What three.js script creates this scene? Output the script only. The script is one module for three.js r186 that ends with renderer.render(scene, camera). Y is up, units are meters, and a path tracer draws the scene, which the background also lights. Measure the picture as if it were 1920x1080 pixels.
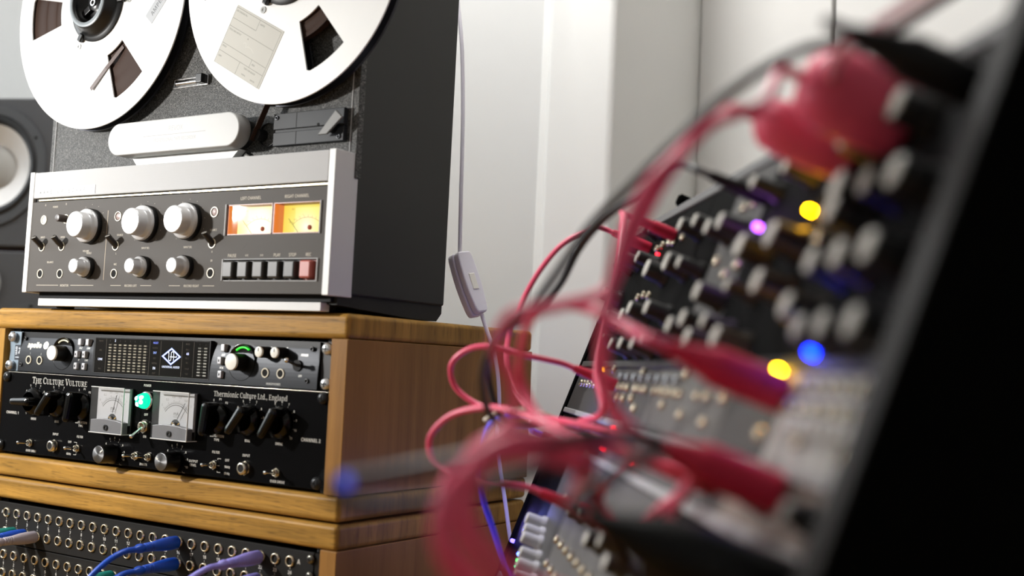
import * as THREE from 'three';
import { RoundedBoxGeometry } from 'three/addons/geometries/RoundedBoxGeometry.js';
import { mergeGeometries } from 'three/addons/utils/BufferGeometryUtils.js';
import { RectAreaLightUniformsLib } from 'three/addons/lights/RectAreaLightUniformsLib.js';

// ---------- camera, sky, lights, exposure ----------
// Millimetre coordinates: x right along the rack front, y up (0 = top of the audio interface), z out of the rack front.
const S = 0.001, FLOOR = 1150;
const W = (x, y, z) => new THREE.Vector3(x * S, (y + FLOOR) * S, z * S);
const R = Math.PI / 180;
const scene = new THREE.Scene();
const camera = new THREE.PerspectiveCamera(28.35, 16 / 9, 0.03, 30);
camera.position.copy(W(1156, -16, 783));
camera.rotation.set(4.0 * R, 32.34 * R, 2.57 * R, 'YXZ');
camera.focus = 1.17;
camera.userData.fStop = 3.0;
camera.updateMatrixWorld(true);
scene.background = new THREE.Color(0.75, 0.85, 1.0);
const renderer = new THREE.WebGLRenderer({ antialias: true });
renderer.toneMapping = THREE.LinearToneMapping;
renderer.toneMappingExposure = 1.0;
renderer.shadowMap.enabled = true;
RectAreaLightUniformsLib.init();
// daylight through the window in the left wall
const daylight = new THREE.RectAreaLight(new THREE.Color(0.93, 0.98, 1.0), 5, 1.3, 1.05);
daylight.position.copy(W(-1790, 725, 750));
daylight.rotation.set(0, -Math.PI / 2, 0);
scene.add(daylight);
// white globe lamp under the ceiling, above the tape deck
const GLOBE = [425, 1180, -20];
const globeLight = new THREE.PointLight(new THREE.Color(1.0, 0.985, 0.97), 3.35, 0, 2);
globeLight.position.copy(W(...GLOBE)); globeLight.castShadow = true; globeLight.shadow.radius = 5;
scene.add(globeLight);
// desk lamp to the left in front of the rack
const LAMP = [-300, 240, 620];
const lampLight = new THREE.SpotLight(new THREE.Color(1.0, 0.98, 0.95), 3.3, 0, 42 * R, 0.5, 2);
lampLight.position.copy(W(LAMP[0] + 8, LAMP[1] - 3, LAMP[2] - 9));
lampLight.target.position.copy(W(240, -20, 0));
lampLight.castShadow = true; lampLight.shadow.radius = 1.2; lampLight.shadow.mapSize.set(2048, 2048);
scene.add(lampLight, lampLight.target);

// ---------- helpers ----------
let seed = 7;
const rnd = () => (seed = (seed * 16807) % 2147483647) / 2147483647;
const V3 = (x, y, z) => new THREE.Vector3(x, y, z);
const names = {};
const numbered = (n) => { const k = names[n] = (names[n] ?? -1) + 1; return k ? `${n}_${String(k).padStart(3, '0')}` : n; };
const baseOf = new WeakMap();
function thing(name, label, category, base, group, at) {
  const o = new THREE.Group(); o.name = numbered(name); scene.add(o);
  if (at) at(o); else o.position.copy(W(...base));
  baseOf.set(o, base);
  o.userData = { label, category };
  if (group) o.userData.group = group;
  return o;
}
const strip = (g) => { const h = g.index ? g.toNonIndexed() : g; for (const k of Object.keys(h.attributes)) if (!['position', 'normal', 'uv'].includes(k)) h.deleteAttribute(k); h.morphAttributes = {}; return h; };
const join = (gs, groups) => { const l = (Array.isArray(gs) ? gs : [gs]).map(strip); return l.length === 1 && !groups ? l[0] : mergeGeometries(l, groups); };
// geometry in the thing's mm coordinates -> a named mesh under the thing or one of its parts
function part(name, gs, m, parent, label) {
  const g = join(gs, Array.isArray(m)), b = baseOf.get(parent);
  g.translate(-b[0], -b[1], -b[2]); g.scale(S, S, S);
  const o = new THREE.Mesh(g, m); o.name = name; parent.add(o); baseOf.set(o, b);
  if (parent.isMesh) o.position.copy(parent.position).negate();
  o.castShadow = o.receiveShadow = true;
  if (label) o.userData.label = label;
  return o;
}
// shared geometry (metres, about its own origin) put at a mm place of the thing
function put(name, g, m, parent, [x, y, z], rot, label) {
  const b = baseOf.get(parent), o = new THREE.Mesh(g, m); o.name = name; parent.add(o);
  let p = parent.isMesh ? parent.position : V3(0, 0, 0);
  o.position.set((x - b[0]) * S - p.x, (y - b[1]) * S - p.y, (z - b[2]) * S - p.z);
  if (rot) o.rotation.set(...rot);
  o.castShadow = o.receiveShadow = true; baseOf.set(o, b);
  if (label) o.userData.label = label;
  return o;
}
const mm = (gs, groups) => join(gs, groups).scale(S, S, S);
function struct(name, gs, m) {
  const g = join(gs); g.translate(0, FLOOR, 0); g.scale(S, S, S);
  const o = new THREE.Mesh(g, m); o.name = name; o.userData.kind = 'structure'; o.castShadow = o.receiveShadow = true; scene.add(o); return o;
}
const box = (x0, y0, z0, x1, y1, z1, r = 0, seg = 2) => {
  const w = Math.abs(x1 - x0), h = Math.abs(y1 - y0), d = Math.abs(z1 - z0);
  const g = r ? new RoundedBoxGeometry(w, h, d, seg, Math.min(r, w / 2.01, h / 2.01, d / 2.01)) : new THREE.BoxGeometry(w, h, d);
  return g.translate((x0 + x1) / 2, (y0 + y1) / 2, (z0 + z1) / 2);
};
// a profile [[radius, z], ...] turned about the z axis through (x, y)
const lathe = (prof, x = 0, y = 0, seg = 28) => new THREE.LatheGeometry(prof.map(([r, z]) => new THREE.Vector2(Math.max(r, 0.0001), z)), seg).rotateX(Math.PI / 2).translate(x, y, 0);
const cyl = (x, y, z0, z1, r0, r1 = r0, seg = 24) => lathe([[0, z0], [r0, z0], [r0, z0], [r1, z1], [r1, z1], [0, z1]], x, y, seg);
const ringG = (x, y, z0, z1, ri, ro, seg = 28) => lathe([[ri, z0], [ri, z1], [ri, z1], [ro, z1], [ro, z1], [ro, z0]], x, y, seg);
const tubeG = (pts, r, seg = 0, rs = 10) => { const c = new THREE.CatmullRomCurve3(pts.map((p) => p.isVector3 ? p : V3(...p)), false, 'centripetal'); return new THREE.TubeGeometry(c, seg || Math.max(12, pts.length * 10), r, rs, false); };
const shapeG = (pts, z0, z1, bevel = 0, holes) => {
  const s = pts instanceof THREE.Shape ? pts : new THREE.Shape(pts.map((p) => new THREE.Vector2(...p)));
  if (holes) s.holes.push(...holes);
  const g = new THREE.ExtrudeGeometry(s, { depth: z1 - z0 - 2 * bevel, bevelEnabled: bevel > 0, bevelSize: bevel, bevelThickness: bevel, bevelOffset: -bevel, bevelSegments: 2, curveSegments: 24 });
  return g.translate(0, 0, z0 + bevel);
};
// uv from x and y, so that a canvas of the rectangle lies on the front face
const faceUV = (g, x0, y0, x1, y1) => { const p = g.attributes.position, u = g.attributes.uv; for (let i = 0; i < p.count; i++) u.setXY(i, (p.getX(i) - x0) / (x1 - x0), (p.getY(i) - y0) / (y1 - y0)); return g; };
// uv in metres with the grain (u) along an axis
function grainUV(g, axis, off = 0) {
  g = strip(g); const p = g.attributes.position, n = g.attributes.normal, u = g.attributes.uv, a = 'xyz'.indexOf(axis);
  const get = (i, k) => k === 0 ? p.getX(i) : k === 1 ? p.getY(i) : p.getZ(i);
  for (let i = 0; i < p.count; i++) {
    const N = [Math.abs(n.getX(i)), Math.abs(n.getY(i)), Math.abs(n.getZ(i))];
    const f = N.indexOf(Math.max(...N));
    if (f === a) { u.setXY(i, get(i, (a + 1) % 3) * S * 0.8 + off, get(i, (a + 2) % 3) * S * 0.35 + off); continue; }
    u.setXY(i, get(i, a) * S + off, get(i, 3 - a - f) * S + off * 1.7 + f * 0.31);
  }
  return g;
}
// ---------- textures ----------
function canvasTex(w, h, ppm, draw, bg) {
  const c = document.createElement('canvas'); c.width = Math.round(w * ppm); c.height = Math.round(h * ppm);
  const x = c.getContext('2d'); x.fillStyle = bg; x.fillRect(0, 0, c.width, c.height);
  x.scale(ppm, ppm); x.textAlign = 'center'; x.textBaseline = 'middle';
  draw(x);
  const t = new THREE.CanvasTexture(c); t.colorSpace = THREE.SRGBColorSpace; t.anisotropy = 8; return t;
}
function text(x, s, px, py, size, color = '#d8d4c8', font = 'sans-serif', weight = '', sx = 1, rot = 0) {
  x.save(); x.translate(px, py); x.rotate(rot); x.scale(sx * 0.1, 0.1); x.fillStyle = color; x.font = `${weight} ${size * 10}px ${font}`; x.fillText(s, 0, 0); x.restore();
}
const line = (x, pts, w, color) => { x.strokeStyle = color; x.lineWidth = w; x.beginPath(); pts.forEach(([a, b], i) => i ? x.lineTo(a, b) : x.moveTo(a, b)); x.stroke(); };
// smooth value noise that repeats
function noiseGrid(nx, ny) { const a = Float32Array.from({ length: nx * ny }, rnd); return (u, v) => { u = ((u % 1) + 1) % 1 * nx; v = ((v % 1) + 1) % 1 * ny; const i = u | 0, j = v | 0, f = u - i, g = v - j, s = f * f * (3 - 2 * f), t = g * g * (3 - 2 * g), q = (k, l) => a[(k % nx) + (l % ny) * nx]; return (q(i, j) * (1 - s) + q(i + 1, j) * s) * (1 - t) + (q(i, j + 1) * (1 - s) + q(i + 1, j + 1) * s) * t; }; }
function dataTex(w, h, f, srgb) {
  const d = new Uint8Array(w * h * 4);
  for (let j = 0; j < h; j++) for (let i = 0; i < w; i++) { const c = f(i / w, j / h), k = (i + j * w) * 4; for (let m = 0; m < 3; m++) d[k + m] = Math.max(0, Math.min(255, Array.isArray(c) ? c[m] : c)); d[k + 3] = 255; }
  const t = new THREE.DataTexture(d, w, h); t.wrapS = t.wrapT = THREE.RepeatWrapping; t.magFilter = THREE.LinearFilter; t.minFilter = THREE.LinearMipmapLinearFilter; t.generateMipmaps = true;
  if (srgb) t.colorSpace = THREE.SRGBColorSpace; t.needsUpdate = true; return t;
}
const nA = noiseGrid(6, 40), nB = noiseGrid(20, 160), nC = noiseGrid(3, 9), nD = noiseGrid(40, 256), nE = noiseGrid(48, 300);
const woodF = (u, v) => {
  const warp = nC(u, v) * 0.06, band = nA(u, v + warp), fine = nB(u, v + warp), pore = nD(u, v + warp), p2 = nE(u, v);
  let k = 0.80 + 0.22 * band + 0.12 * fine; if (pore > 0.66) k -= (pore - 0.66) * 0.55; if (p2 > 0.76) k -= (p2 - 0.76) * 0.45;
  return k;
};
const woodTex = dataTex(1024, 512, (u, v) => { const k = woodF(u, v); return [164 * k, 123 * (k * 1.02 - 0.02), 56 * (k * 1.08 - 0.08)]; }, true);
woodTex.repeat.set(1 / 0.5, 1 / 0.16);
const sideTex = dataTex(512, 512, (u, v) => { const k = 0.62 + 0.38 * (0.7 * woodF(u, v) + 0.3 * nA(u, v)); return [158 * k, 114 * (k * 1.03 - 0.03), 60 * (k * 1.08 - 0.08)]; }, true); sideTex.repeat.set(1 / 0.9, 1 / 0.3);
const woodBump = dataTex(512, 512, (u, v) => 255 * woodF(u, v) / 1.2); woodBump.repeat.set(1 / 0.5, 1 / 0.16);
const sp1 = noiseGrid(160, 160), sp2 = noiseGrid(60, 60), sp3 = noiseGrid(300, 300);
const speckF = (u, v) => 0.5 * sp1(u, v) + 0.2 * sp2(u, v) + 0.5 * sp3(u, v);
const speckTex = dataTex(512, 512, (u, v) => { const s = speckF(u, v), k = 30 + 95 * Math.max(0, s - 0.36) * 1.7; return [k, k * 0.99, k * 0.96]; }, true);
speckTex.repeat.set(1 / 0.09, 1 / 0.09);
const speckBump = dataTex(512, 512, (u, v) => 255 * speckF(u, v) / 1.2); speckBump.repeat.set(1 / 0.09, 1 / 0.09);
const br = noiseGrid(4, 256), br2 = noiseGrid(9, 500);
const brushBump = dataTex(256, 512, (u, v) => 120 * br(u, v) + 120 * br2(u, v)); brushBump.repeat.set(1 / 0.3, 1 / 0.05);
const plA = noiseGrid(14, 14), plB = noiseGrid(90, 90);
const plasterBump = dataTex(512, 512, (u, v) => 150 * plA(u, v) + 90 * plB(u, v)); plasterBump.repeat.set(1 / 0.8, 1 / 0.8);
// ---------- materials ----------
const M = (color, roughness = 0.5, metalness = 0, more = {}) => new THREE.MeshPhysicalMaterial({ color, roughness, metalness, ...more });
const glow = (color, e, k = 1) => new THREE.MeshStandardMaterial({ color: 0x111111, roughness: 0.4, emissive: new THREE.Color(e), emissiveIntensity: k });
const wood = M(0xffffff, 0.45, 0, { specularIntensity: 0.3, map: woodTex, bumpMap: woodBump, bumpScale: 0.00025 });
const sideWood = M(0xffffff, 0.45, 0, { specularIntensity: 0.3, map: sideTex });
const darkWood = M(0x6a4a30, 0.5);
const wallPaint = M(0xd2d2d0, 0.85, 0, { bumpMap: plasterBump, bumpScale: 0.0004 });
const doorPaint = M(0xe0dfdc, 0.6);
const trimPaint = M(0xeeeeeb, 0.55);
const silver = M(0xb6b6b6, 0.5, 0, { specularIntensity: 0.15, bumpMap: brushBump, bumpScale: 0.00004 });
const barSilver = M(0xd6d6d5, 0.5);
const reelMetal = M(0xe4e4e2, 0.5, 0.1, { specularIntensity: 0.4 });
const nickel = M(0xcfc9ba, 0.22, 0.95);
const chrome = M(0xe4e4e4, 0.12, 1);
const steelScrew = M(0xcfcfcf, 0.3, 0.85);
const black = M(0x0b0b0c, 0.35);
const blackGloss = M(0x060606, 0.2, 0, { specularIntensity: 0.6 });
const blackMatte = M(0x121211, 0.7);
const hole = M(0x020202, 0.9);
const darkGrey = M(0x2c2c2e, 0.5);
const caseBlack = M(0x191915, 0.6);
const whiteCap = M(0xe9e6dc, 0.35);
const whitePlastic = M(0xe2dfe8, 0.4);
const tapeBrown = M(0x3a2a22, 0.5, 0, { specularIntensity: 0.15 });
const paper = M(0xb9b6ae, 0.8);
const pink = M(0xc42a4c, 0.38);
const redPlug = M(0xb01d38, 0.4);
const rubber = M(0x101011, 0.55);
const clear = M(0xffffff, 0.04, 0, { transmission: 1, thickness: 0, ior: 1.45 });

// ---------- room ----------
const XL = -1800, XR = 2600, ZB = -450, ZF = 2600, CEIL = 1350;
struct('floor', box(XL - 100, -FLOOR - 100, -900, XR + 100, -FLOOR, ZF + 100), M(0x6b5136, 0.5, 0, {}));
struct('ceiling', box(XL - 100, CEIL, -900, XR + 100, CEIL + 100, ZF + 100), wallPaint);
struct('wall_back', [box(XL, -FLOOR, ZB - 250, 425, CEIL, ZB), box(519, -FLOOR, -830, XR, CEIL, -705)], wallPaint);
struct('trim_1', [box(425, -FLOOR, -830, 521, CEIL, -428, 9, 3), box(409, -FLOOR, -470, 428, CEIL, -442, 3)], trimPaint);
{ // window in the left wall
  const y0 = 200, y1 = 1250, z0 = 50, z1 = 1450;
  struct('wall_left', [box(XL - 100, -FLOOR, -900, XL, y0, ZF + 100), box(XL - 100, y1, -900, XL, CEIL, ZF + 100), box(XL - 100, y0, -900, XL, y1, z0), box(XL - 100, y0, z1, XL, y1, ZF + 100)], wallPaint);
  struct('window_1', [box(XL - 90, y0, z0, XL - 40, y0 + 50, z1), box(XL - 90, y1 - 50, z0, XL - 40, y1, z1), box(XL - 90, y0, z0, XL - 40, y1, z0 + 50), box(XL - 90, y0, z1 - 50, XL - 40, y1, z1), box(XL - 85, y0, 725, XL - 45, y1, 775)], trimPaint);
}
struct('wall_right', box(XR, -FLOOR, -900, XR + 100, CEIL, ZF + 100), wallPaint);
struct('wall_front', box(XL - 100, -FLOOR, ZF, XR + 100, CEIL, ZF + 100), wallPaint);
// white built-in door panels to the right of the pier
struct('door_1', [box(521.5, -FLOOR + 30, -705, 708.5, 1000, -685, 3)], doorPaint);
struct('door_2', [box(713, -FLOOR + 30, -705, 1150, 1000, -685, 3)], doorPaint);
struct('door_3', [box(1155, -FLOOR + 30, -705, 1590, 1000, -685, 3)], doorPaint);

// desk that carries everything (its top lies below the frame)
{
  const t = thing('desk', 'long wooden desk under the rack cabinets and the synthesizer', 'desk', [400, -FLOOR, 150]);
  part('desk_top', grainUV(box(-960, -472, -440, 1650, -430, 1180, 4), 'x'), wood, t);
  for (const [x, z] of [[-920, -400], [1600, -400], [-920, 1140], [1600, 1140]]) part('leg', box(x - 30, -FLOOR, z - 30, x + 30, -472, z + 30, 3), darkWood, t);
}
// ---------- desk lamp (left of the frame) ----------
{
  const bx = LAMP[0] - 200, bz = LAMP[2] + 110, t = thing('desk_lamp', 'small black desk lamp at the left end of the desk, turned to the tape deck', 'lamp', [bx, -430, bz]);
  part('base', lathe([[0, 0], [80, 0], [80, 8], [70, 14], [8, 20], [0, 20]]).rotateX(-Math.PI / 2).translate(bx, -430, bz), blackMatte, t);
  part('arm', tubeG([[bx, -412, bz], [bx - 10, -100, bz + 10], [bx + 20, 260, bz], [LAMP[0] - 90, LAMP[1] + 90, LAMP[2] + 60], [LAMP[0] - 36, LAMP[1] + 12, LAMP[2] + 38]], 6), blackMatte, t);
  const q = new THREE.Quaternion().setFromUnitVectors(V3(0, 0, 1), V3(620, -280, -720).normalize());
  part('shade', lathe([[12, -60], [16, -58], [40, -30], [52, 10], [50, 10], [38, -30], [14, -56]]).applyQuaternion(q).translate(...LAMP), blackMatte, t);
  part('bulb', new THREE.SphereGeometry(17, 20, 14).translate(...LAMP), glow(0xffe8c8, 0xffe8c8, 4), t);
}
{
  const [x, y, z] = GLOBE, t = thing('pendant_lamp', 'white globe lamp hanging from the ceiling above the tape deck', 'lamp', [x, y, z]);
  part('globe', new THREE.SphereGeometry(110, 32, 20).translate(x, y, z), glow(0xfffaf0, 0xfffaf0, 3), t);
  part('rod', cyl(0, 0, 0, CEIL - y - 100, 6).rotateX(-Math.PI / 2).translate(x, y + 100, z), trimPaint, t);
}

// ---------- cabinets ----------
const CX0 = -28, CX1 = 491;
function cabinet(label, top, bottom, frontZ) {
  const t = thing('rack_cabinet', label, 'cabinet', [(CX0 + CX1) / 2, bottom, -150]);
  part('top_board', grainUV(box(CX0, top - 23, -316, CX1, top, frontZ, 5, 4), 'x', top * 0.013), wood, t);
  part('bottom_board', grainUV(box(CX0, bottom, -316, CX1, bottom + 23, frontZ, 5, 4), 'x', 0.21 + top * 0.01), wood, t);
  part('side_board', grainUV(box(472, bottom + 23, -316, CX1, top - 23, frontZ, 0.8, 1), 'y', 0.4), sideWood, t);
  part('side_board', grainUV(box(CX0, bottom + 23, -316, -10, top - 23, frontZ, 0.8, 1), 'y', 0.7), wood, t);
  part('back_panel', box(-10, bottom + 23, -316, 472, top - 23, -306), darkWood, t);
  for (const x of [-10, 459]) part('rack_rail', box(x, bottom + 23, -22, x + 13, top - 23, -9.5), black, t);
  return t;
}
cabinet('upper oak rack cabinet with the tape deck standing on it', 26, -159.5, 1.5);
cabinet('lower oak rack cabinet holding the patchbays, under the other cabinet', -161.5, -430, 1.5);

// rack screw with a cross recess (shared)
const crossScrew = (r, h) => mm([lathe([[0, 0], [r, 0], [r, h * 0.35], [r * 0.86, h * 0.72], [r * 0.5, h * 0.96], [0, h]]), join([box(-r * 0.55, -r * 0.13, h * 0.8, r * 0.55, r * 0.13, h + 0.12), box(-r * 0.13, -r * 0.55, h * 0.8, r * 0.13, r * 0.55, h + 0.12)])], true);
const bigScrew = crossScrew(5.6, 4.4), slimScrew = crossScrew(4.2, 3), tinyScrew = mm([lathe([[0, 0], [2.2, 0], [2.2, 1.2], [1.9, 1.6], [1.1, 1.6], [1.1, 0.9]], 0, 0, 16), cyl(0, 0, 0.5, 0.95, 1.15, 1.15, 6)], true);
const jackBig = mm([ringG(0, 0, -1, 1.4, 3.5, 4.6), cyl(0, 0, 0.6, 0.9, 3.6)], true);
const jackMat = [nickel, hole], creamJack = [M(0xdcd4bf, 0.35), hole];

// ---------- audio interface (one rack unit) ----------
{
  const t = thing('audio_interface', 'black one-unit audio interface with a lit display and two round dials', 'audio interface', [232, -44.2, -100]);
  const x0 = 15.5, x1 = 456;
  const tex = canvasTex(x1 - x0, 44, 4, (x) => {
    x.translate(-x0, 0);
    const tx = (s, a, b, size, c = '#b9b6ad', f = 'sans-serif', w = '') => text(x, s, a, -b, size, c, f, w);
    tx('apollo', 40, -14.6, 8.2, '#f0e6c8', 'sans-serif', 'bold'); x.fillStyle = '#f4ebd0'; x.beginPath(); x.arc(59.5, 14.4, 4.1, 0, 7); x.fill(); tx('x8', 59.5, -14.6, 4, '#39352c', 'sans-serif', 'bold');
    for (const [s, a, b] of [['HI-Z', 119, -15.6], ['LINK', 131.5, -15.6], ['Ø', 119, -28.4], ['LINE', 131.5, -28.4], ['INPUT', 119, -3.4], ['48V', 131.5, -3.4], ['1', 35, -24], ['2', 54, -24], ['MONITOR', 359, -2.6], ['INPUT', 333, -3.6], ['ALT', 333, -16.2], ['FCN', 333, -28.6], ['POWER', 437, -13.2], ['OFF', 435, -32.4], ['HEADPHONES', 402.5, -41]]) tx(s, a, b, s.length > 7 ? 2.9 : 2.6);
    for (const a of [391, 411]) { x.strokeStyle = '#c9c8c2'; x.lineWidth = 0.5; x.beginPath(); x.arc(a, 5, 2.6, Math.PI * 0.95, Math.PI * 2.05); x.stroke(); x.fillStyle = '#c9c8c2'; x.fillRect(a - 3.1, 4.8, 1.1, 2.2); x.fillRect(a + 2, 4.8, 1.1, 2.2); }
  }, '#2b2c2e');
  // front panel: gently rolled towards the top edge, with hollowed ends
  const s = new THREE.Shape(); s.moveTo(x0, -43.8); s.lineTo(x1, -43.8); s.lineTo(x1, -0.3); s.lineTo(x0, -0.3); s.closePath();
  const pg = strip(new THREE.PlaneGeometry(x1 - x0, 43.5, 60, 12).translate((x0 + x1) / 2, -22, 0));
  { const p = pg.attributes.position; for (let i = 0; i < p.count; i++) { const v = (p.getY(i) + 22) / 22; p.setZ(i, -6.5 * Math.pow(Math.max(0, v * 0.5 + 0.5), 2.6)); } pg.computeVertexNormals(); faceUV(pg, x0, -44, x1, 0); }
  const panelMat = M(0xffffff, 0.42, 0.9, { map: tex });
  part('front_panel', pg, panelMat, t);
  part('chassis', [box(x0, -43.8, -8, x1, -0.3, -4.3), box(x0, -43.8, -4.3, x1, -42.5, -0.2), box(x0, -43.8, -8, x0 + 1, -0.6, -1.8), box(x1 - 1, -43.8, -8, x1, -0.6, -1.8), box(8, -43, -240, 460, -1, -8)], black, t);
  const earTex = canvasTex(20, 44, 8, (x) => { x.fillStyle = '#3b3f46'; x.fillRect(6.5, 15, 11.5, 17); text(x, '2', 15, 21.5, 9, '#e4e8ee', 'sans-serif', 'bold', 0.8); text(x, 'UAD', 9.4, 21.5, 4.6, '#e4e8ee', 'sans-serif', 'bold', 1, -Math.PI / 2); x.fillStyle = '#d0d6de'; x.fillRect(8, 28.4, 8.6, 1); text(x, 'QUAD', 12, 36, 2.8, '#7c8792'); }, '#8796a2');
  part('rack_ear', faceUV(strip(shapeG([[-8, -43.8], [x0, -43.8], [x0, -0.3], [-8, -0.3], [-6.6, -12], [-5.2, -22], [-6.6, -32]], -9, -4)), -4, -44, x0, 0), M(0xffffff, 0.4, 0.4, { map: earTex }), t, 'pale blue rack ear with a dark badge');
  part('rack_ear', box(x1, -43.8, -9, 473, -0.3, -4, 0.8), darkGrey, t, 'dark rack ear');
  for (const [x, y] of [[2, -6.5], [0, -38], [466, -6.5], [466.5, -38]]) put('rack_screw', bigScrew, [steelScrew, black], t, [x, y, -1.5]);
  for (const [x, y] of [[22.5, -7.6], [21.5, -36.6], [446, -7], [444, -36.4]]) put('screw', tinyScrew, [black, hole], t, [x, y, y > -20 ? -3.2 : -0.4]);
  for (const [x, y] of [[34.4, -31], [53.6, -31], [391.4, -31], [410.8, -31]]) put('jack_socket', jackBig, creamJack, t, [x, y, -0.8]);
  // dials
  for (const [x, lit] of [[91.5, 0], [359.5, 1]]) {
    const d = part('dial_ring', lathe([[9, -2.6], [14.5, -2.4], [17, -0.4], [17.6, 0.3], [17.6, -3.5]], x, -22.2, 40), M(0x101010, 0.25, 0.3), t);
    const arc = (a0, a1, r) => { const c = []; for (let i = 0; i <= 14; i++) { const a = (a0 + (a1 - a0) * i / 14) * R; c.push([x + r * Math.cos(a), -22.2 + r * Math.sin(a), -1.4]); } return tubeG(c, 1, 20, 6); };
    part('level_light', arc(228, 214, 15.2), glow(0x88ff22, 0x9dff1a, 2.2), d, 'yellow-green light');
    part('level_light', arc(128, 58, 14.2), lit ? glow(0x22dd33, 0x1fe028, 1.2) : M(0xdad6b8, 0.4), d, lit ? 'green light arc' : 'pale light arc');
    const k = part('knob', lathe([[8.2, -2.4], [8.2, 8], [7.8, 9.6], [7.8, 12]], x, -22.2, 32), M(0x151515, 0.4, 0.3), t);
    part('knob_cap', lathe([[7.8, 11.5], [7.9, 13], [7.3, 13.8], [0, 14]], x, -22.2, 32), whiteCap, k);
  }
  for (const [x, y] of [[391, -11.8], [411, -11.8]]) {
    const k = part('knob', lathe([[5.4, -3.4], [5.4, 7], [5, 8.5]], x, y), M(0x161616, 0.4, 0.3), t);
    part('knob_cap', [lathe([[5, 8.4], [5, 9.8], [4.4, 10.4], [0, 10.5]], x, y)], whiteCap, k);
    part('pointer_mark', box(x - 0.4, y + 0.6, 10, x + 0.4, y + 4, 10.7), black, k);
  }
  const btn = mm(box(-2.7, -3.6, -3, 2.7, 3.6, 3.4, 1));
  const btnMark = mm(box(-1, -1.2, 3.3, 0.4, 1, 3.6));
  const bm = M(0xc4c4c8, 0.35, 0.3);
  for (const [x, y, k] of [[119.5, -9.2], [132, -9.2], [117.8, -22.2, 1], [130.4, -22.2, 1], [118, -34.7, 1], [131, -34.8, 1], [334, -9.2], [332.6, -21.6, 1], [334, -34.8, 1]]) { const b = put('push_button', btn, bm, t, [x, y, y > -15 ? -2.6 : -0.4]); if (k) put('indicator', btnMark, black, b, [x, y, -0.4]); }
  { const k = part('power_switch', [cyl(431, -22.8, -2, 0.6, 5.2)], M(0x1a1a1a, 0.3, 0.5), t); part('lever', [tubeG([[431, -22.5, 0], [431, -20.5, 7], [431, -18.5, 13.4]], 1.5), new THREE.SphereGeometry(2.5, 14, 10).translate(431, -18.3, 14)], chrome, k); }
  // display
  const dx0 = 146, dx1 = 316, dy0 = -40.2, dy1 = -3.6;
  const scr = (lit) => canvasTex(dx1 - dx0, dy1 - dy0, 6, (x) => {
    x.translate(-dx0, dy1);
    const tx = (s, a, b, size, c, w = '') => text(x, s, a, -b, size, c, 'sans-serif', w);
    const off = lit ? null : '#5d564c', wh = '#dfe6ff';
    if (!lit) {
      for (const a of [163.5, 230.5, 247, 278, 294.5]) line(x, [[a, 5], [a, 39.5]], 0.3, '#77736a');
      for (const [s, a, b] of [['INPUT', 155, -7], ['MIC', 155, -16.5], ['HI-Z', 155, -36], ['CLOCK', 238.5, -12], ['EXT', 238.5, -22.5], ['METER', 238.5, -27.5], ['OUT', 238.5, -37.5], ['RATE', 285.5, -7], ['44.1', 285.5, -12.5], ['88.2', 285.5, -21], ['96', 285.5, -25.5], ['176.4', 285.5, -31.5], ['192', 285.5, -36.5], ['1', 302.7, -7], ['2', 311, -7]]) tx(s, a, b, 2.5, off);
      for (let i = 0; i < 8; i++) { if (i !== 1) tx(String(i + 1), 169.5 + 7.7 * i, -6.6, 2.5, off); for (let j = 0; j < 10; j++) { const k = 96 + 62 * Math.abs(Math.sin(i * 3.7 + j * 5.1)); x.fillStyle = `rgb(${k},${k * 0.96},${k * 0.86})`; x.fillRect(167.5 + 7.7 * i, 10 + j * 2.95, 4.2, 1.5); x.fillRect(173 + 7.7 * i, 10.5 + j * 2.95, 0.5, 0.5); } }
      for (let i = 0; i < 2; i++) for (let j = 0; j < 10; j++) { const k = 105 + 60 * Math.abs(Math.sin(i * 2.7 + j * 4.1)); x.fillStyle = `rgb(${k},${k},${k * 0.95})`; x.fillRect(300.3 + 8.4 * i, 10 + j * 2.95, 4.4, 1.4); if (!i) x.fillRect(306.4, 10.2 + j * 2.95, 0.4, 0.9); }
    } else {
      tx('2', 177.2, -6.4, 3.6, wh, 'bold'); tx('LINE', 155, -26, 3.3, '#e6ecff', 'bold'); tx('HOST', 239, -7, 3, '#7f92ff', 'bold'); tx('INT', 238.6, -17, 3, '#9ab4ff', 'bold'); tx('IN', 238.6, -32.6, 3.6, '#e8eeff', 'bold'); tx('48', 286, -16.8, 3.6, '#d4d8ff', 'bold');
      const cx = 262.8, cy = 20; x.strokeStyle = '#7d9dff'; x.lineWidth = 2; const dia = () => { x.beginPath(); x.moveTo(cx - 12.6, cy); x.lineTo(cx, cy - 7.8); x.lineTo(cx + 12.6, cy); x.lineTo(cx, cy + 7.8); x.closePath(); x.stroke(); };
      dia(); x.strokeStyle = '#f4f7ff'; x.lineWidth = 1.1; dia();
      x.lineWidth = 0.9; x.strokeStyle = '#eef2ff'; x.beginPath(); x.moveTo(cx - 5, cy - 4.2); x.lineTo(cx - 3.6, cy - 3.6); x.lineTo(cx - 3.6, cy + 2.6); x.arc(cx - 1.9, cy + 2.6, 1.7, Math.PI, 0, true); x.lineTo(cx - 0.2, cy - 3); x.arc(cx + 1.6, cy - 3, 1.8, Math.PI, 0); x.lineTo(cx + 3.4, cy + 4.2); x.moveTo(cx - 2, cy + 0.4); x.lineTo(cx + 7.6, cy + 0.4); x.lineTo(cx + 7.6, cy - 1); x.stroke();
      tx('UNIVERSAL AUDIO', cx, -30.6, 2.9, '#dfe8ff', 'bold');
    }
  }, lit ? '#000' : '#0e0c0a');
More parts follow.
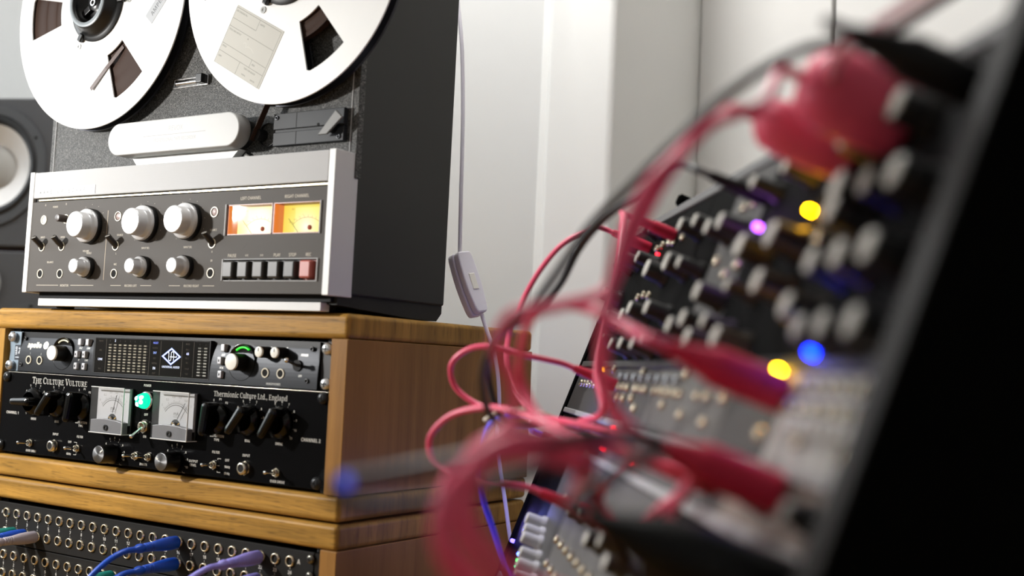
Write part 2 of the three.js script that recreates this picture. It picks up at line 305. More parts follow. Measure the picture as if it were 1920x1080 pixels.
  part('display', faceUV(strip(box(dx0, dy0, -5, dx1, dy1, -0.6, 0.5)), dx0, dy0, dx1, dy1).translate(0, 0, 1.1), M(0xffffff, 0.12, 0, { map: scr(false), emissiveMap: scr(true), emissive: 0xffffff, emissiveIntensity: 1.6 }), t, 'dark glass display with lit characters');
  part('display_frame', shapeG([[dx0 - 3, dy0 - 0.8], [dx1 + 1.2, dy0 - 0.8], [dx1 + 1.2, dy1 + 0.8], [dx0 - 3, dy1 + 0.8]], -4, 0.3, 0.2, [new THREE.Path([[dx0, dy0], [dx1, dy0], [dx1, dy1], [dx0, dy1]].map((p) => new THREE.Vector2(...p)))]), M(0x222222, 0.35, 0.3), t);
}
// ---------- distortion unit (two rack units) ----------
{
  const t = thing('distortion_unit', 'black two-unit valve distortion unit with two needle meters and a green lamp', 'distortion unit', [232, -133.2, -100]);
  const x0 = -9, x1 = 473, y0 = -133, y1 = -45;
  const tex = canvasTex(x1 - x0, y1 - y0, 4, (x) => {
    x.translate(-x0, y1);
    const c = '#cfccc4', tx = (s, a, b, size = 3.4, f = 'sans-serif', w = 'bold', sx = 1) => text(x, s, a, -b, size, c, f, w, sx);
    const small = (s, l, a, b, big, sm) => { x.save(); x.scale(0.1, 0.1); x.fillStyle = c; x.textAlign = 'left'; let p = a * 10; for (const ch of s) { const up = ch !== ch.toLowerCase(); x.font = `${(up ? big : sm) * 10}px serif`; x.fillText(ch.toUpperCase(), p, -b * 10 + (up ? 0 : (big - sm) * 3)); p += x.measureText(ch.toUpperCase()).width * l; } x.restore(); };
    small('The Culture Vulture', 1.0, 43.5, -52.9, 9.6, 7.6);
    tx('Thermionic Culture Ltd., England', 373.4, -53.8, 6.7, 'serif', '', 0.9);
    for (const [s, a, b] of [['DRIVE', 50.3, -94.8], ['BIAS', 90.3, -95.2], ['TYPE', 130.4, -97.3], ['POWER', 230.3, -50.3], ['OFF', 231, -79.5], ['ON', 231, -101.6], ['OVER DRIVE', 50, -129.4], ['INPUT', 90, -108.8], ['FILTER', 130.5, -108.8], ['OFF', 114.6, -115.3], ['9kHz', 114, -121.9], ['6kHz', 114, -127.8], ['BYPASS', 231.6, -129.2], ['OUTPUT', 303, -120.2], ['LEVEL', 303, -124], ['FILTER', 333, -109.3], ['OFF', 348.8, -115.8], ['9kHz', 349.4, -122], ['6kHz', 349.4, -128.2], ['INPUT', 373.3, -109.3], ['OVER DRIVE', 414.6, -130], ['TYPE', 333, -97.6], ['BIAS', 373.6, -95.4], ['DRIVE', 414.1, -95.5], ['DISTORTION', 131, -93.8], ['DISTORTION', 333, -93.8]]) tx(s, a, b, 3.5, 'sans-serif', 'bold', 0.92);
    tx('CHANNEL 1', 12.5, -90.2, 4.1); tx('CHANNEL 2', 452.5, -89.6, 4.3);
    for (const [k, a] of [[1, 121.6], [-1, 340.6]]) { line(x, [[a, 115], [a + 4.4 * k, 115], [a + 4.4 * k, 116.5]], 0.6, c); line(x, [[a + 1.5 * k, 121.7], [a + 4.4 * k, 121.7]], 0.6, c); line(x, [[a, 128], [a + 4.4 * k, 128], [a + 4.4 * k, 126.5]], 0.6, c); }
    const nums = (a, b, r, sz) => { for (let i = 1; i <= 11; i++) { const g = (-135 + 27 * (i - 1)) * R; tx(String(i), a + r * Math.sin(g), b + r * Math.cos(g), sz); line(x, [[a + (r - 3) * Math.sin(g), -b - (r - 3) * Math.cos(g)], [a + (r - 1.9) * Math.sin(g), -b - (r - 1.9) * Math.cos(g)]], 0.4, c); } };
    for (const a of [50, 90, 374, 415]) nums(a, -76, 19, 3);
    for (const a of [186, 279]) nums(a, -122, 16, 3.1);
    for (const [a] of [[131], [333]]) { ['T', 'S', 'P1', 'P2'].forEach((s, i) => { const g = (-50 + 28 * i) * R; tx(s, a + 18.5 * Math.sin(g), -77 + 18.5 * Math.cos(g), 3.1); }); }
  }, '#0d0d0e');
  part('front_panel', faceUV(strip(box(x0, y0, -3, x1, y1, 0, 0.5)), x0, y0, x1, y1), M(0xffffff, 0.2, 0, { map: tex, specularIntensity: 0.1 }), t);
  part('panel_edge', box(0, y1 - 0.75, -3, 473, y1 - 0.1, 0.25, 0.2), nickel, t, 'bright bare metal edge');
  part('chassis', box(6, y0 + 1, -250, 458, y1 - 1, -3), black, t);
  for (const [x, y] of [[0, -51], [-3, -126], [465.5, -51], [463, -127]]) put('rack_screw', bigScrew, [M(0x1c1c1d, 0.3, 0.4), hole], t, [x, y, 0]);
  // pointer knobs
  const skirt = lathe([[0, 0], [14.6, 0], [14.8, 2.5], [13.4, 5.5], [10.5, 8]], 0, 0, 32);
  const s = new THREE.Shape(); s.moveTo(-4.6, -11); s.bezierCurveTo(-4.6, -17, 4.6, -17, 4.6, -11); s.lineTo(4.2, 11); s.bezierCurveTo(4, 18.5, -4, 18.5, -4.2, 11); s.closePath();
  const bar = shapeG(s, 1, 21, 3.4);
  const knobG = mm([skirt, bar]), markG = mm(box(-0.5, 8, 19.6, 0.5, 16.5, 20.15));
  [[50, -76, 92], [90, -76, 140], [131, -77, 170], [333, -77, 172], [374, -76, 142], [415, -76, 148]].forEach(([x, y, a]) => { put('pointer_knob', knobG, blackGloss, t, [x, y, 0], [0, 0, a * R]); });
  // level knobs
  const spun = dataTex(256, 4, (u) => { const k = 0.55 + 0.45 * Math.cos(u * Math.PI * 4); return 90 + 120 * k ** 3; }, false);
  const kb = mm(lathe([[0, 0], [10.4, 0], [10.2, 4], [9.4, 6], [9.2, 18], [8.6, 19]], 0, 0, 40)), kc = mm(lathe([[8.6, 18.6], [8.4, 19.4], [0, 19.5]], 0, 0, 40)), km = mm(box(-0.7, 4, 19.3, 0.7, 8, 19.8));
  const capMat = M(0x8f8f90, 0.3, 1, { anisotropy: 0.8 });
  for (const [x, a] of [[186, -55], [279, 62]]) { const k = put('level_knob', kb, black, t, [x, -122, 0]); put('knob_cap', kc, capMat, k, [x, -122, 0]); put('pointer_mark', km, whiteCap, k, [x, -122, 0], [0, 0, a * R]); }
  // toggle switches and jacks
  const nut = mm([cyl(0, 0, 0, 1.8, 4.6, 4.6, 6), lathe([[2.2, 1.5], [2.2, 4.2], [3.2, 4.2], [3.2, 1.5]])]);
  const lever = (dx, dy, dz) => mm([tubeG([[0, 0, 2], [dx * 0.5, dy * 0.5, dz * 0.5 + 1], [dx, dy, dz]], 1.05), new THREE.SphereGeometry(1.75, 14, 10).translate(dx, dy, dz)]);
  const lv = lever(0.4, 1, 16), lvDown = mm([tubeG([[0, 0, 2], [0, -4.5, 8], [0, -9, 15]], 1.7), new THREE.SphereGeometry(2.2, 14, 10).translate(0, -9.3, 15.5)]);
  for (const [x, y] of [[49, -121], [128.6, -121], [220.3, -121.7], [239.8, -121.3], [332.2, -121.5], [413.7, -121.7]]) { const n = put('toggle_switch', nut, nickel, t, [x, y, 0]); put('lever', lv, chrome, n, [x, y, 0]); }
  { const n = put('toggle_switch', mm([cyl(0, 0, 0, 2, 7, 7, 6), lathe([[3.4, 2], [3.4, 5], [5, 5], [5, 2]])]), nickel, t, [230, -91.6, 0]); put('lever', lvDown, chrome, n, [230, -91.6, 0]); }
  const jack = mm([join([cyl(0, 0, 0, 1.5, 7, 7, 6), lathe([[3.6, 6.4], [4.6, 6.6], [6, 5.6], [6, 1]])]), cyl(0, 0, 5.8, 6, 3.8)], true);
  for (const x of [90, 373.4]) put('jack_socket', jack, jackMat, t, [x, -121, 0]);
  // green jewel lamp
  const bez = part('jewel_lamp', lathe([[9, 0], [9.5, 0.2], [9.5, 2.4], [8.2, 3]], 231.5, -65.5, 36), chrome, t);
  part('jewel', lathe([[8.2, 2.4], [8, 6], [6.6, 10], [4, 11.6], [0, 12]], 231.5, -65.5, 10), M(0x04352a, 0.1, 0, { emissive: 0x08f5b4, emissiveIntensity: 1.25 }), bez, 'glowing green faceted jewel');
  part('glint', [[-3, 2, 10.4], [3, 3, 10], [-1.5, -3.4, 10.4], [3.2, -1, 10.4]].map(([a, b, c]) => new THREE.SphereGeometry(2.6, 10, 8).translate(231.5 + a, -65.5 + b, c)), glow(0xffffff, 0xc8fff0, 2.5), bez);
  const gl = new THREE.PointLight(new THREE.Color(0.05, 1, 0.5), 0.0004, 0.4, 2); gl.position.copy(W(231.5, -65.5, 18)); gl.castShadow = true; scene.add(gl);
  // needle meters
  const dial = (needle) => canvasTex(51, 38, 10, (x) => {
    const cx = 25.5, cy = 33.5; x.strokeStyle = '#55534f';
    const arc = (r, w) => { x.lineWidth = w; x.beginPath(); x.arc(cx, cy, r, -140 * R, -40 * R); x.stroke(); };
    arc(22.2, 0.35); arc(20.4, 0.7);
    for (let i = 0; i <= 20; i++) { const a = (-136 + 92 * i / 20) * R, r = i % 4 ? 24 : 25.4; line(x, [[cx + 22.2 * Math.cos(a), cy + 22.2 * Math.sin(a)], [cx + r * Math.cos(a), cy + r * Math.sin(a)]], 0.35, '#55534f'); }
    ['0', '0.2', '0.4', '0.6', '0.8', '1'].forEach((s, i) => { const a = (-136 + 92 * i / 5) * R; text(x, s, cx + 28.5 * Math.cos(a), cy + 28.5 * Math.sin(a), 3, '#6b6863'); });
    text(x, 'mA', cx, 21.6, 5, '#4a4844'); line(x, [[cx - 3.5, 24.6], [cx + 3.5, 24.6]], 0.3, '#4a4844');
    x.fillStyle = '#151515'; x.beginPath(); x.arc(cx, 34, 7, Math.PI, 0); x.fill(); x.strokeStyle = '#c79a3c'; x.lineWidth = 1; x.beginPath(); x.moveTo(cx - 5.4, 30.4); x.quadraticCurveTo(cx, 35, cx + 5.4, 30.4); x.stroke();
    text(x, '△', 45, 30, 2.6, '#77746e'); text(x, 'A2.5', 43, 33, 1.8, '#77746e');
  }, '#b4b4b6');
  [[161, -101.2, 74], [255, -101.2, 58]].forEach(([x, y, a]) => {
    const m = part('needle_meter', [box(x + 0.5, y + 0.5, 0, x + 50.5, y + 46.5, 2.4, 1)], black, t);
    const tx = dial(a);
    part('dial', faceUV(strip(box(x + 1, y + 9, 2.4, x + 50, y + 46, 5.4, 0.3)), x, y + 9, x + 51, y + 47), M(0xffffff, 0.6, 0, { map: tx }), m);
    const nx = x + 25.5, ny = y + 13.5;
    part('needle', tubeG([[nx + 8 * Math.cos(a * R), ny + 8 * Math.sin(a * R), 7.4], [nx + 27 * Math.cos(a * R), ny + 27 * Math.sin(a * R), 7.4]], 0.28, 2, 6), blackMatte, m);
    part('pivot', [cyl(nx, ny, 5.4, 7.6, 2.2), box(nx - 1, ny, 6, nx + 1, ny + 4, 8)], chrome, m);
    const ls = new THREE.Shape(); ls.moveTo(x + 0.8, y + 0.8); ls.lineTo(x + 50.2, y + 0.8); ls.lineTo(x + 50.2, y + 12); ls.quadraticCurveTo(x + 25.5, y + 16.5, x + 0.8, y + 13.2); ls.closePath();
    part('lower_cover', shapeG(ls, 5.6, 12.4, 0.4), M(0x77777a, 0.38, 0.3), m);
    part('zero_screw', [ringG(x + 25.5, y + 6, 12.3, 13.6, 1.6, 3), box(x + 23.4, y + 5.6, 12.5, x + 27.6, y + 6.4, 13.2)], [black], m);
    part('cover_rim', [box(x, y - 0.2, 12.2, x + 51, y + 0.8, 13.8, 0.3), box(x, y + 46.2, 12.2, x + 51, y + 47.2, 13.8, 0.3), box(x + 50.4, y, 12.4, x + 51.2, y + 47, 13.8, 0.3), box(x + 50.6, y - 0.2, 0, x + 51.2, y + 0.7, 13)], M(0xcfcfcd, 0.2), m, 'bright edge of the clear cover');
    // clear cover: five thin walls
    const wl = 0.9; part('clear_cover', [box(x, y, 12.6, x + 51, y + 47, 13.5, 0.3), box(x, y + 46.1, 0, x + 51, y + 47, 12.6), box(x, y, 0, x + wl, y + 46.1, 12.6), box(x + 51 - wl, y, 0, x + 51, y + 46.1, 12.6), box(x, y, 0, x + 51, y + wl, 12.6)], clear, m);
  });
}
// ---------- patchbays ----------
const jx = (k) => 16 + 18.27 * (k - 1);
{
  const ring = mm([lathe([[3.5, -3], [3.5, 1.4], [4, 1.9], [4.9, 1.7], [5.3, 0]], 0, 0, 24), cyl(0, 0, 0.02, 0.25, 3.6, 3.6, 20)], true);
  const rings = [M(0xd2c6ae, 0.25, 0.9), M(0xc0b193, 0.3, 0.9), M(0xddd4c0, 0.22, 0.95)];
  for (const [lbl, top, ya, yb] of [['upper black patchbay strip of numbered jacks under the oak board', -188.4, -199.2, -219.7], ['lower black patchbay strip, cut by the bottom of the picture', -233.6, -244.3, -264.3]]) {
    const t = thing('patchbay', lbl, 'patchbay', [232, top - 44, -60]);
    const tex = canvasTex(464, 44, 4, (x) => {
      const c = '#d5d3cd';
      for (let k = 1; k <= 24; k++) { const a = jx(k), b = top - ya; text(x, String(k), a + 2.2 - 2.2, b + 10.2, 4.4, c, 'sans-serif', 'bold'); line(x, [[a, b + 5.4], [a, b + 7.4]], 0.45, c); line(x, [[a, b + 12.8], [a, b + 14.6]], 0.45, c); }
      text(x, 'A', 446.4, top - ya - 0.4, 5.6, c, 'sans-serif', 'bold'); text(x, 'B', 446.4, top - yb - 0.4, 5.6, c, 'sans-serif', 'bold');
      text(x, 'A', 8, top - ya, 5, c, 'sans-serif', 'bold'); text(x, 'B', 8, top - yb, 5, c, 'sans-serif', 'bold');
    }, '#1d1c1b');
    part('front_panel', faceUV(strip(box(0, top - 44, -3, 464, top, 0, 0.5)), 0, top - 44, 464, top), M(0xffffff, 0.6, 0, { map: tex, specularIntensity: 0.3 }), t);
    part('rack_ear', box(463.6, top - 43.6, -3, 473, top - 0.4, -1), black, t);
    part('rack_ear', box(-9, top - 43.6, -3, 0.4, top - 0.4, -1), black, t);
    part('chassis', box(4, top - 43, -110, 458, top - 1, -3), black, t);
    for (const y of [ya, yb]) for (let k = 1; k <= 24; k++) put('jack_socket', ring, [rings[(k * 7 + (y | 0)) % 3 & 3] ?? rings[0], hole], t, [jx(k), y, 0]);
    for (const y of [top - 6, top - 21, top - 38]) put('rack_screw', slimScrew, [M(0x6a675f, 0.25, 0.9), hole], t, [461, y, 0]);
  }
}
// plug whose axis runs from a (tip end) to b, then its cable through pts
function plugGeo(prof) { return (a, b) => { const d = b.clone().sub(a), q = new THREE.Quaternion().setFromUnitVectors(V3(0, 0, 1), d.clone().normalize()); return lathe(prof, 0, 0, 20).applyQuaternion(q).translate(a.x, a.y, a.z); }; }
const bootRings = (z0, n, r0, r1) => { const o = []; for (let i = 0; i < n; i++) { const r = r0 + (r1 - r0) * i / n, z = z0 + i * 2.1; o.push([r, z], [r, z + 1.1], [r - 0.8, z + 1.2], [r - 0.8, z + 2]); } return o; };
const bayPlug = plugGeo([[0, 1.6], [5.6, 1.6], [6.3, 3], [6.5, 10], [6.1, 18], [4.9, 27], ...bootRings(28, 5, 4.7, 4.2), [4.2, 40], [4.6, 42], [4.2, 45.5], [2.9, 47.5], [2.7, 50]]);
function bayCable(label, k, y, color, dir, pts, group) {
  const a = V3(jx(k), y, 0), d = V3(...dir).normalize(), b = a.clone().addScaledVector(d, 50);
  const t = thing('patch_cable', label, 'patch cable', [a.x, a.y, 0], group);
  const m = M(color, 0.38);
  part('plug', bayPlug(a, b), m, t);
  part('plug_tip', plugGeo([[0, -9], [2, -8], [3, -5], [3, 1.7]])(a, b), nickel, t);
  part('cord', tubeG([a.clone().addScaledVector(d, 48), b, a.clone().addScaledVector(d, 58), ...pts.map((p) => V3(...p))], 2.75, 60), m, t);
}
const BLUE = 0x0648b6, LILAC = 0x8d86d6;
bayCable('upper blue patch cable plugged in above the number 16', 16, -199.2, BLUE, [-0.12, -0.06, 1], [[280, -209, 72], [272, -226, 88], [262, -256, 104], [250, -320, 112], [244, -410, 90]]);
bayCable('lower blue patch cable plugged in below the number 16', 16, -219.7, BLUE, [-0.1, -0.06, 1], [[283, -228, 70], [274, -243, 86], [262, -275, 100], [254, -330, 104], [250, -412, 84]]);
bayCable('upper lilac patch cable plugged in above the number 22', 22, -199.6, LILAC, [-0.1, -0.07, 1], [[390, -211, 74], [380, -228, 92], [366, -260, 108], [354, -330, 112], [350, -412, 90]]);
bayCable('lower lilac patch cable plugged in below the number 22', 22, -219.8, LILAC, [-0.1, -0.09, 1], [[391, -234, 74], [382, -252, 90], [372, -290, 100], [364, -412, 84]]);
bayCable('pale grey patch cable with a ribbed boot below the number 4', 4, -219.4, 0xa39ba4, [-0.06, -0.05, 1], [[68, -226, 76], [66, -242, 100], [64, -280, 118], [60, -412, 96]]);
bayCable('blue patch cable beside the pale grey one, below the number 3', 3, -219.4, BLUE, [-0.06, -0.02, 1], [[50, -224, 78], [48, -240, 102], [46, -280, 118], [42, -412, 96]]);
bayCable('teal patch cable at the left picture edge, below the number 2', 2, -219.4, 0x0c7f74, [-0.04, 0.0, 1], [[33, -222, 80], [31, -240, 104], [28, -280, 118], [24, -412, 96]]);
bayCable('teal patch cable in the lower strip at the bottom picture edge', 11, -244.3, 0x0c7f74, [-0.16, -0.06, 1], [[185, -252, 74], [176, -270, 90], [168, -300, 100], [160, -412, 84]]);

// ---------- tape deck ----------
const DX0 = 42, DX1 = 481, DY0 = 42, DY1 = 173, DZ = 20, PZ = -6;
{
  const t = thing('tape_deck', 'open reel tape deck with grey control panel, silver trim and two lit meters', 'tape recorder', [262, 26, -60], null);
  t.rotation.z = -0.0034;
  // case and feet
  part('case', [box(DX0 + 1, 44, -156, DX1, 455, PZ - 3, 2)], caseBlack, t);
  part('case_base', [shapeG([[-148, 28], [-156, 36], [-156, 46], [4, 46], [4, 34], [-104, 28]].map(([z, y]) => [-z, y]), DX0 + 8, DX1 - 3).rotateY(Math.PI / 2).scale(1, 1, 1)], blackMatte, t);
  part('base_bar', box(60, 27.6, 0, 466, 35.6, 12, 0.6), barSilver, t, 'bright metal bar along the base');
  part('base_slab', box(56, 36, -120, 474, 42.6, 8, 0.6), M(0x171718, 0.6, 0, { specularIntensity: 0.3 }), t);
  for (const [x, z] of [[75, -12], [450, -12], [75, -98], [450, -98]]) part('foot', lathe([[0, 0], [9, 0], [10, 6], [10, 12]]).rotateX(-Math.PI / 2).translate(x, 26, z), rubber, t);
  // head plate
  const speck = M(0xffffff, 0.45, 0, { specularIntensity: 0.45, map: speckTex, bumpMap: speckBump, bumpScale: 0.0005 });
  part('head_plate', [grainUV(box(DX0 - 5, 150, PZ - 8, DX1 + 1, 456, PZ, 0.8), 'x')], speck, t);
  for (const x of [DX1 - 7.4, DX0 + 1.8]) part('plate_trim', box(x, 150, PZ, x + 0.8, 456, PZ + 0.6), silver, t);
  // control panel
  part('trim_strip', box(DX1 - 8, DY0 - 0.6, -12, DX1, DY1, DZ, 0.8), M(0xcfcfcd, 0.5, 0.1), t, 'satin silver side trim');
  part('trim_strip', box(DX0 - 0.5, DY0 - 0.6, -12, DX0 + 7, DY1, DZ, 0.8), M(0xe0e0dd, 0.5, 0.1), t, 'satin silver side trim');
  part('silver_band', [grainUV(box(DX0 + 7.4, 144, -10, DX1 - 8.4, DY1 - 0.8, DZ - 0.4, 0.8), 'x')], silver, t, 'brushed silver band across the top');
  part('band_groove', [box(DX0 + 7, 139.5, 0, DX1 - 8, 145, DZ - 4)], blackMatte, t);
  part('groove_line', [box(DX0 + 16, 140.6, 0, DX1 - 8.2, 142.6, DZ - 1, 0.4)], M(0xd8c9a4, 0.3, 0.8), t, 'thin warm metal line');
  const px0 = DX0 + 7, px1 = DX1 - 8, py0 = DY0 + 0.5, py1 = 139.6;
  const tex = canvasTex(px1 - px0, py1 - py0, 4, (x) => {
    x.translate(-px0, py1);
    const c = '#d9d0bd', tx = (s, a, b, z = 3) => text(x, s, a, -b, z, c);
    for (const [s, a, b] of [['A', 71, 136], ['POWER', 88, 133.6], ['B', 106, 136], ['INPUT', 70, 101], ['SPEED', 104, 100.6], ['VOLUME', 144, 85.2], ['BALANCE', 86, 74], ['TREBLE', 149, 83], ['SOURCE', 196, 101], ['MIC', 192, 71], ['INPUT SEL', 236, 87], ['INPUT SEL', 297, 87], ['IN', 331, 73.5], ['R', 331, 82], ['SOURCE', 331, 103], ['L', 192, 82]]) tx(s, a, b, 2.6);
    tx('LEFT CHANNEL', 378, 132, 4); tx('RIGHT CHANNEL', 436, 131.6, 4);
    ['PAUSE', '<<', '>>', 'PLAY', 'STOP', 'REC'].forEach((s, i) => tx(s, 358.2 + 19.2 * i, 78, 3.9));
    for (const [a, b, s] of [[65, 160, 'MONITOR'], [186.7, 248.5, 'RECORD LEFT'], [274, 337, 'RECORD RIGHT']]) { const m = (a + b) / 2, w = s.length * 1.15 + 2; line(x, [[a, -49.4], [m - w, -49.4]], 0.5, c); line(x, [[m + w, -49.4], [b, -49.4]], 0.5, c); tx(s, m, 49.3, 3.1); }
    line(x, [[175, -127], [175, -55]], 0.7, '#c9b8a2');
    for (const [a, r] of [[149, 19.5], [235, 19.5], [296, 19.5]]) for (let i = 0; i < 11; i++) { const g = (-135 + 27 * i) * R; x.fillStyle = c; x.fillRect(a + (r + 3) * Math.sin(g) - 0.3, -111.5 - (r + 3) * Math.cos(g) - 0.3, 0.6, 0.6); }
    line(x, [[377, -89], [371, -84]], 0.25, '#3a3836'); line(x, [[374, -80], [379, -76]], 0.15, '#55524e');
  }, '#4f4b47');
  part('control_panel', faceUV(strip(shapeG([[px0, py0], [px1, py0], [px1, py1], [px0, py1]], -8, DZ - 0.8, 0, [[347.5, 97.4, 466, 126.6], [347.5, 54.8, 465.5, 74]].map(([a, b, c, d]) => new THREE.Path([[a, b], [c, b], [c, d], [a, d]].map((p) => new THREE.Vector2(...p)))))), px0, py0, px1, py1), M(0xffffff, 0.6, 0, { map: tex, specularIntensity: 0.35 }), t);
  part('panel_back', box(px0, py0, -20, px1, py1, -9), blackMatte, t);
  // knobs
  const knob = (r, f, z1) => [mm(lathe([[f + 0.8, 0], [f + 0.8, 4.4], [f, 5]], 0, 0, 40)), mm(lathe([[f, 4.6], [f, 7.2], [f - 1.4, 8.6], [r + 0.6, 9], [r, 10.5], [r, z1 - 1.6], [r - 0.4, z1 - 0.6], [r - 1.2, z1], [0, z1]], 0, 0, 40))];
  const bigK = knob(13.4, 17.6, 20.5), smallK = knob(7.7, 10.4, 18.5), kSil = M(0xcfcfd0, 0.35, 0.25);
  for (const [x, y, g] of [[149, 111, bigK], [235, 111.6, bigK], [296.4, 112, bigK], [149, 68, smallK], [235.6, 67.6, smallK], [296.4, 67.6, smallK]]) { const k = put('knob_ring', g[0], black, t, [x, y, DZ - 0.8]); put('knob', g[1], kSil, k, [x, y, DZ - 0.8]); }
  const rim = mm([ringG(0, 0, -1, 0.6, 3.9, 4.9), cyl(0, 0, -0.6, 0.1, 4)], true), cream = M(0xe6ddc6, 0.4);
  for (const [x, y] of [[70.6, 61.7], [104, 61.6], [191, 61.4], [331, 61.6]]) put('jack_socket', rim, [cream, hole], t, [x, y, DZ - 0.8]);
  const levG = mm(tubeG([[0, 0, -1], [0, 4, 4.5], [0, 9, 10.8]], 3.1, 8, 6)), levCap = mm(new THREE.CircleGeometry(3.1, 6).rotateX(-0.96).translate(0, 9.05, 10.85));
  for (const [x, y] of [[69.8, 90.7], [103.4, 90.8], [190.6, 90], [330.4, 90.2]]) { const r = put('switch_ring', rim, [cream, hole], t, [x, y, DZ - 0.8]); put('lever', levG, M(0x2a2624, 0.3), r, [x, y, DZ - 0.8]); put('lever_end', levCap, M(0x77736c, 0.4), r, [x, y, DZ - 0.8]); }
  part('socket_cap', [ringG(70.2, 120, 18, 19.8, 3.6, 5), cyl(70.2, 120, 18, 19.5, 3.1)], cream, t);
  { const r = put('power_switch', rim, [cream, hole], t, [107.4, 120, DZ - 0.8]); part('knob', [lathe([[4, 0], [4, 10.4], [3.4, 11.4], [0, 11.4]], 107.4, 120).translate(0, 0, DZ - 1)], M(0x4a423e, 0.4), r); }
  for (const x of [191.5, 331.1]) { const r = part('lamp_ring', ringG(x, 120.3, DZ - 1.4, DZ - 0.1, 4.2, 5.1), cream, t); part('lens', lathe([[4.3, DZ - 1.2], [3, DZ - 0.6], [0, DZ - 0.4]], x, 120.3), M(0x9b8580, 0.25), r); }
  // lit meters
  const face = (hot) => canvasTex(58, 29, 10, (x) => {
    const g = x.createRadialGradient(30, 22, 1, 30, 20, 36); g.addColorStop(0, '#fffbe0'); g.addColorStop(0.45, hot ? '#fff7c0' : '#fff27c'); g.addColorStop(1, hot ? '#ffe070' : '#ffd23c'); x.fillStyle = g; x.fillRect(0, 0, 58, 29);
    x.strokeStyle = hot ? '#e0b860' : '#a87a2c'; x.lineWidth = 0.35; x.beginPath(); x.arc(31, 40, 27, -130 * R, -48 * R); x.stroke();
    for (let i = 0; i < 8; i++) { const a = (-128 + 10 * i) * R; line(x, [[31 + 27 * Math.cos(a), 40 + 27 * Math.sin(a)], [31 + 29.4 * Math.cos(a), 40 + 29.4 * Math.sin(a)]], 0.3, hot ? '#e0b860' : '#a87a2c'); }
    text(x, 'VU', 13, 5, 2.6, hot ? '#efc86c' : '#b88a3a'); ['20', '10', '7', '5'].forEach((s, i) => text(x, s, 10 + 5.2 * i, 17 - 2.2 * i, 2, hot ? '#efc86c' : '#b88a3a'));
  }, '#ffcf60');
  [[348.4, 1], [407.6, 0]].forEach(([x, hot]) => {
    const y = 98, w = 58;
    const m = part('level_meter', [box(x, y - 0.4, 4, x + w, y + 0.5, DZ - 1.2), box(x, y + 27.6, 4, x + w, y + 28.5, DZ - 1.2), box(x, y, 4, x + 1.2, y + 28, DZ - 1.2), box(x + w - 1, y, 4, x + w, y + 28, DZ - 1.2)], M(0x8a3c10, 0.4), t, hot ? 'amber lit left meter' : 'amber lit right meter');
    const f = face(hot);
    part('meter_face', faceUV(strip(box(x + 0.8, y + 0.2, 4, x + w - 0.8, y + 28, 6.5)), x, y, x + w, y + 29), new THREE.MeshStandardMaterial({ color: 0x33200c, roughness: 0.6, emissiveMap: f, emissive: 0xffffff, emissiveIntensity: hot ? 1.5 : 1.05 }), m);
    part('needle', tubeG([[x + 22, y + 2, 8], [x + 9.5, y + 15, 8]], 0.22, 2, 5), M(0x4a3416, 0.5), m);
    part('red_lamp', lathe([[2.2, 6.4], [2.2, 7.6], [0, 8.2]], x + 35, y + 6.4), M(0x8a3a08, 0.5, 0, { emissive: 0x8a2c04, emissiveIntensity: 0.5 }), m);
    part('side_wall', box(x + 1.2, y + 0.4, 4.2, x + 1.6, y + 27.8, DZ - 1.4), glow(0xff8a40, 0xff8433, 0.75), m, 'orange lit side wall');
    const l = new THREE.RectAreaLight(new THREE.Color(1, 0.62, 0.2), 1.2, 0.054, 0.026); l.position.copy(W(x + w / 2, y + 14, DZ + 1)); l.lookAt(W(x + w / 2, y + 14, DZ + 200)); scene.add(l);
  });
  part('meter_glass', box(347.7, 97.6, 15.4, 465.8, 126.4, 16.2), M(0xffffff, 0.03, 0, { transmission: 1, thickness: 0 }), t);
  part('meter_frame', [box(346.3, 97, DZ - 2, 347.9, 127, DZ + 0.5, 0.3), box(465.6, 97, DZ - 2, 467, 127, DZ + 0.5, 0.3)], silver, t);
  part('button_frame', [box(346.4, 54, DZ - 2, 347.9, 74.6, DZ + 0.5, 0.3), box(465.4, 54, DZ - 2, 466.8, 74.6, DZ + 0.5, 0.3), box(347, 53.8, DZ - 2, 466, 54.6, DZ - 0.4), box(347, 74, DZ - 2, 466, 74.8, DZ - 0.4)], [silver][0], t);
  // transport buttons
  for (let i = 0; i < 6; i++) {
    const x = 348 + 19.55 * i, red = i === 5;
    const b = part('transport_button', box(x + 0.5, 55.2, 2, x + 18.9, 73.6, DZ - 4, 0.4), red ? M(0xa14f45, 0.45) : M(0x3a3937, 0.5), t, red ? 'dusty red record button' : undefined);
    part('button_cap', [box(x + 1.6, 56.4, DZ - 6, x + 15.4, 72.6, DZ + 3.4, 2, 4)], red ? M(0xa9594e, 0.42) : M(0x3b3a37, 0.45), b);
  }
  // head cover
  const pill = (x0, x1, ya, yb, z0, z1, bev) => { const r = (yb - ya) / 2, s = new THREE.Shape(); s.moveTo(x0 + r, ya); s.lineTo(x1 - r, ya); s.absarc(x1 - r, ya + r, r, -Math.PI / 2, Math.PI / 2); s.lineTo(x0 + r, yb); s.absarc(x0 + r, ya + r, r, Math.PI / 2, Math.PI * 1.5); return shapeG(s, z0, z1, bev); };
  const hcTex = canvasTex(190, 36, 6, (x) => { x.translate(-168, 218); text(x, 'REVOX', 269, -206.6, 7, '#8c8d8b', 'sans-serif', ''); line(x, [[222, -200.6], [312, -200.6]], 0.5, '#7c7c7a'); text(x, 'PROFESSIONAL TAPE RECORDER', 268, -195.6, 5, '#7e7e7c', 'sans-serif', '', 0.85); }, '#a6a6a4');
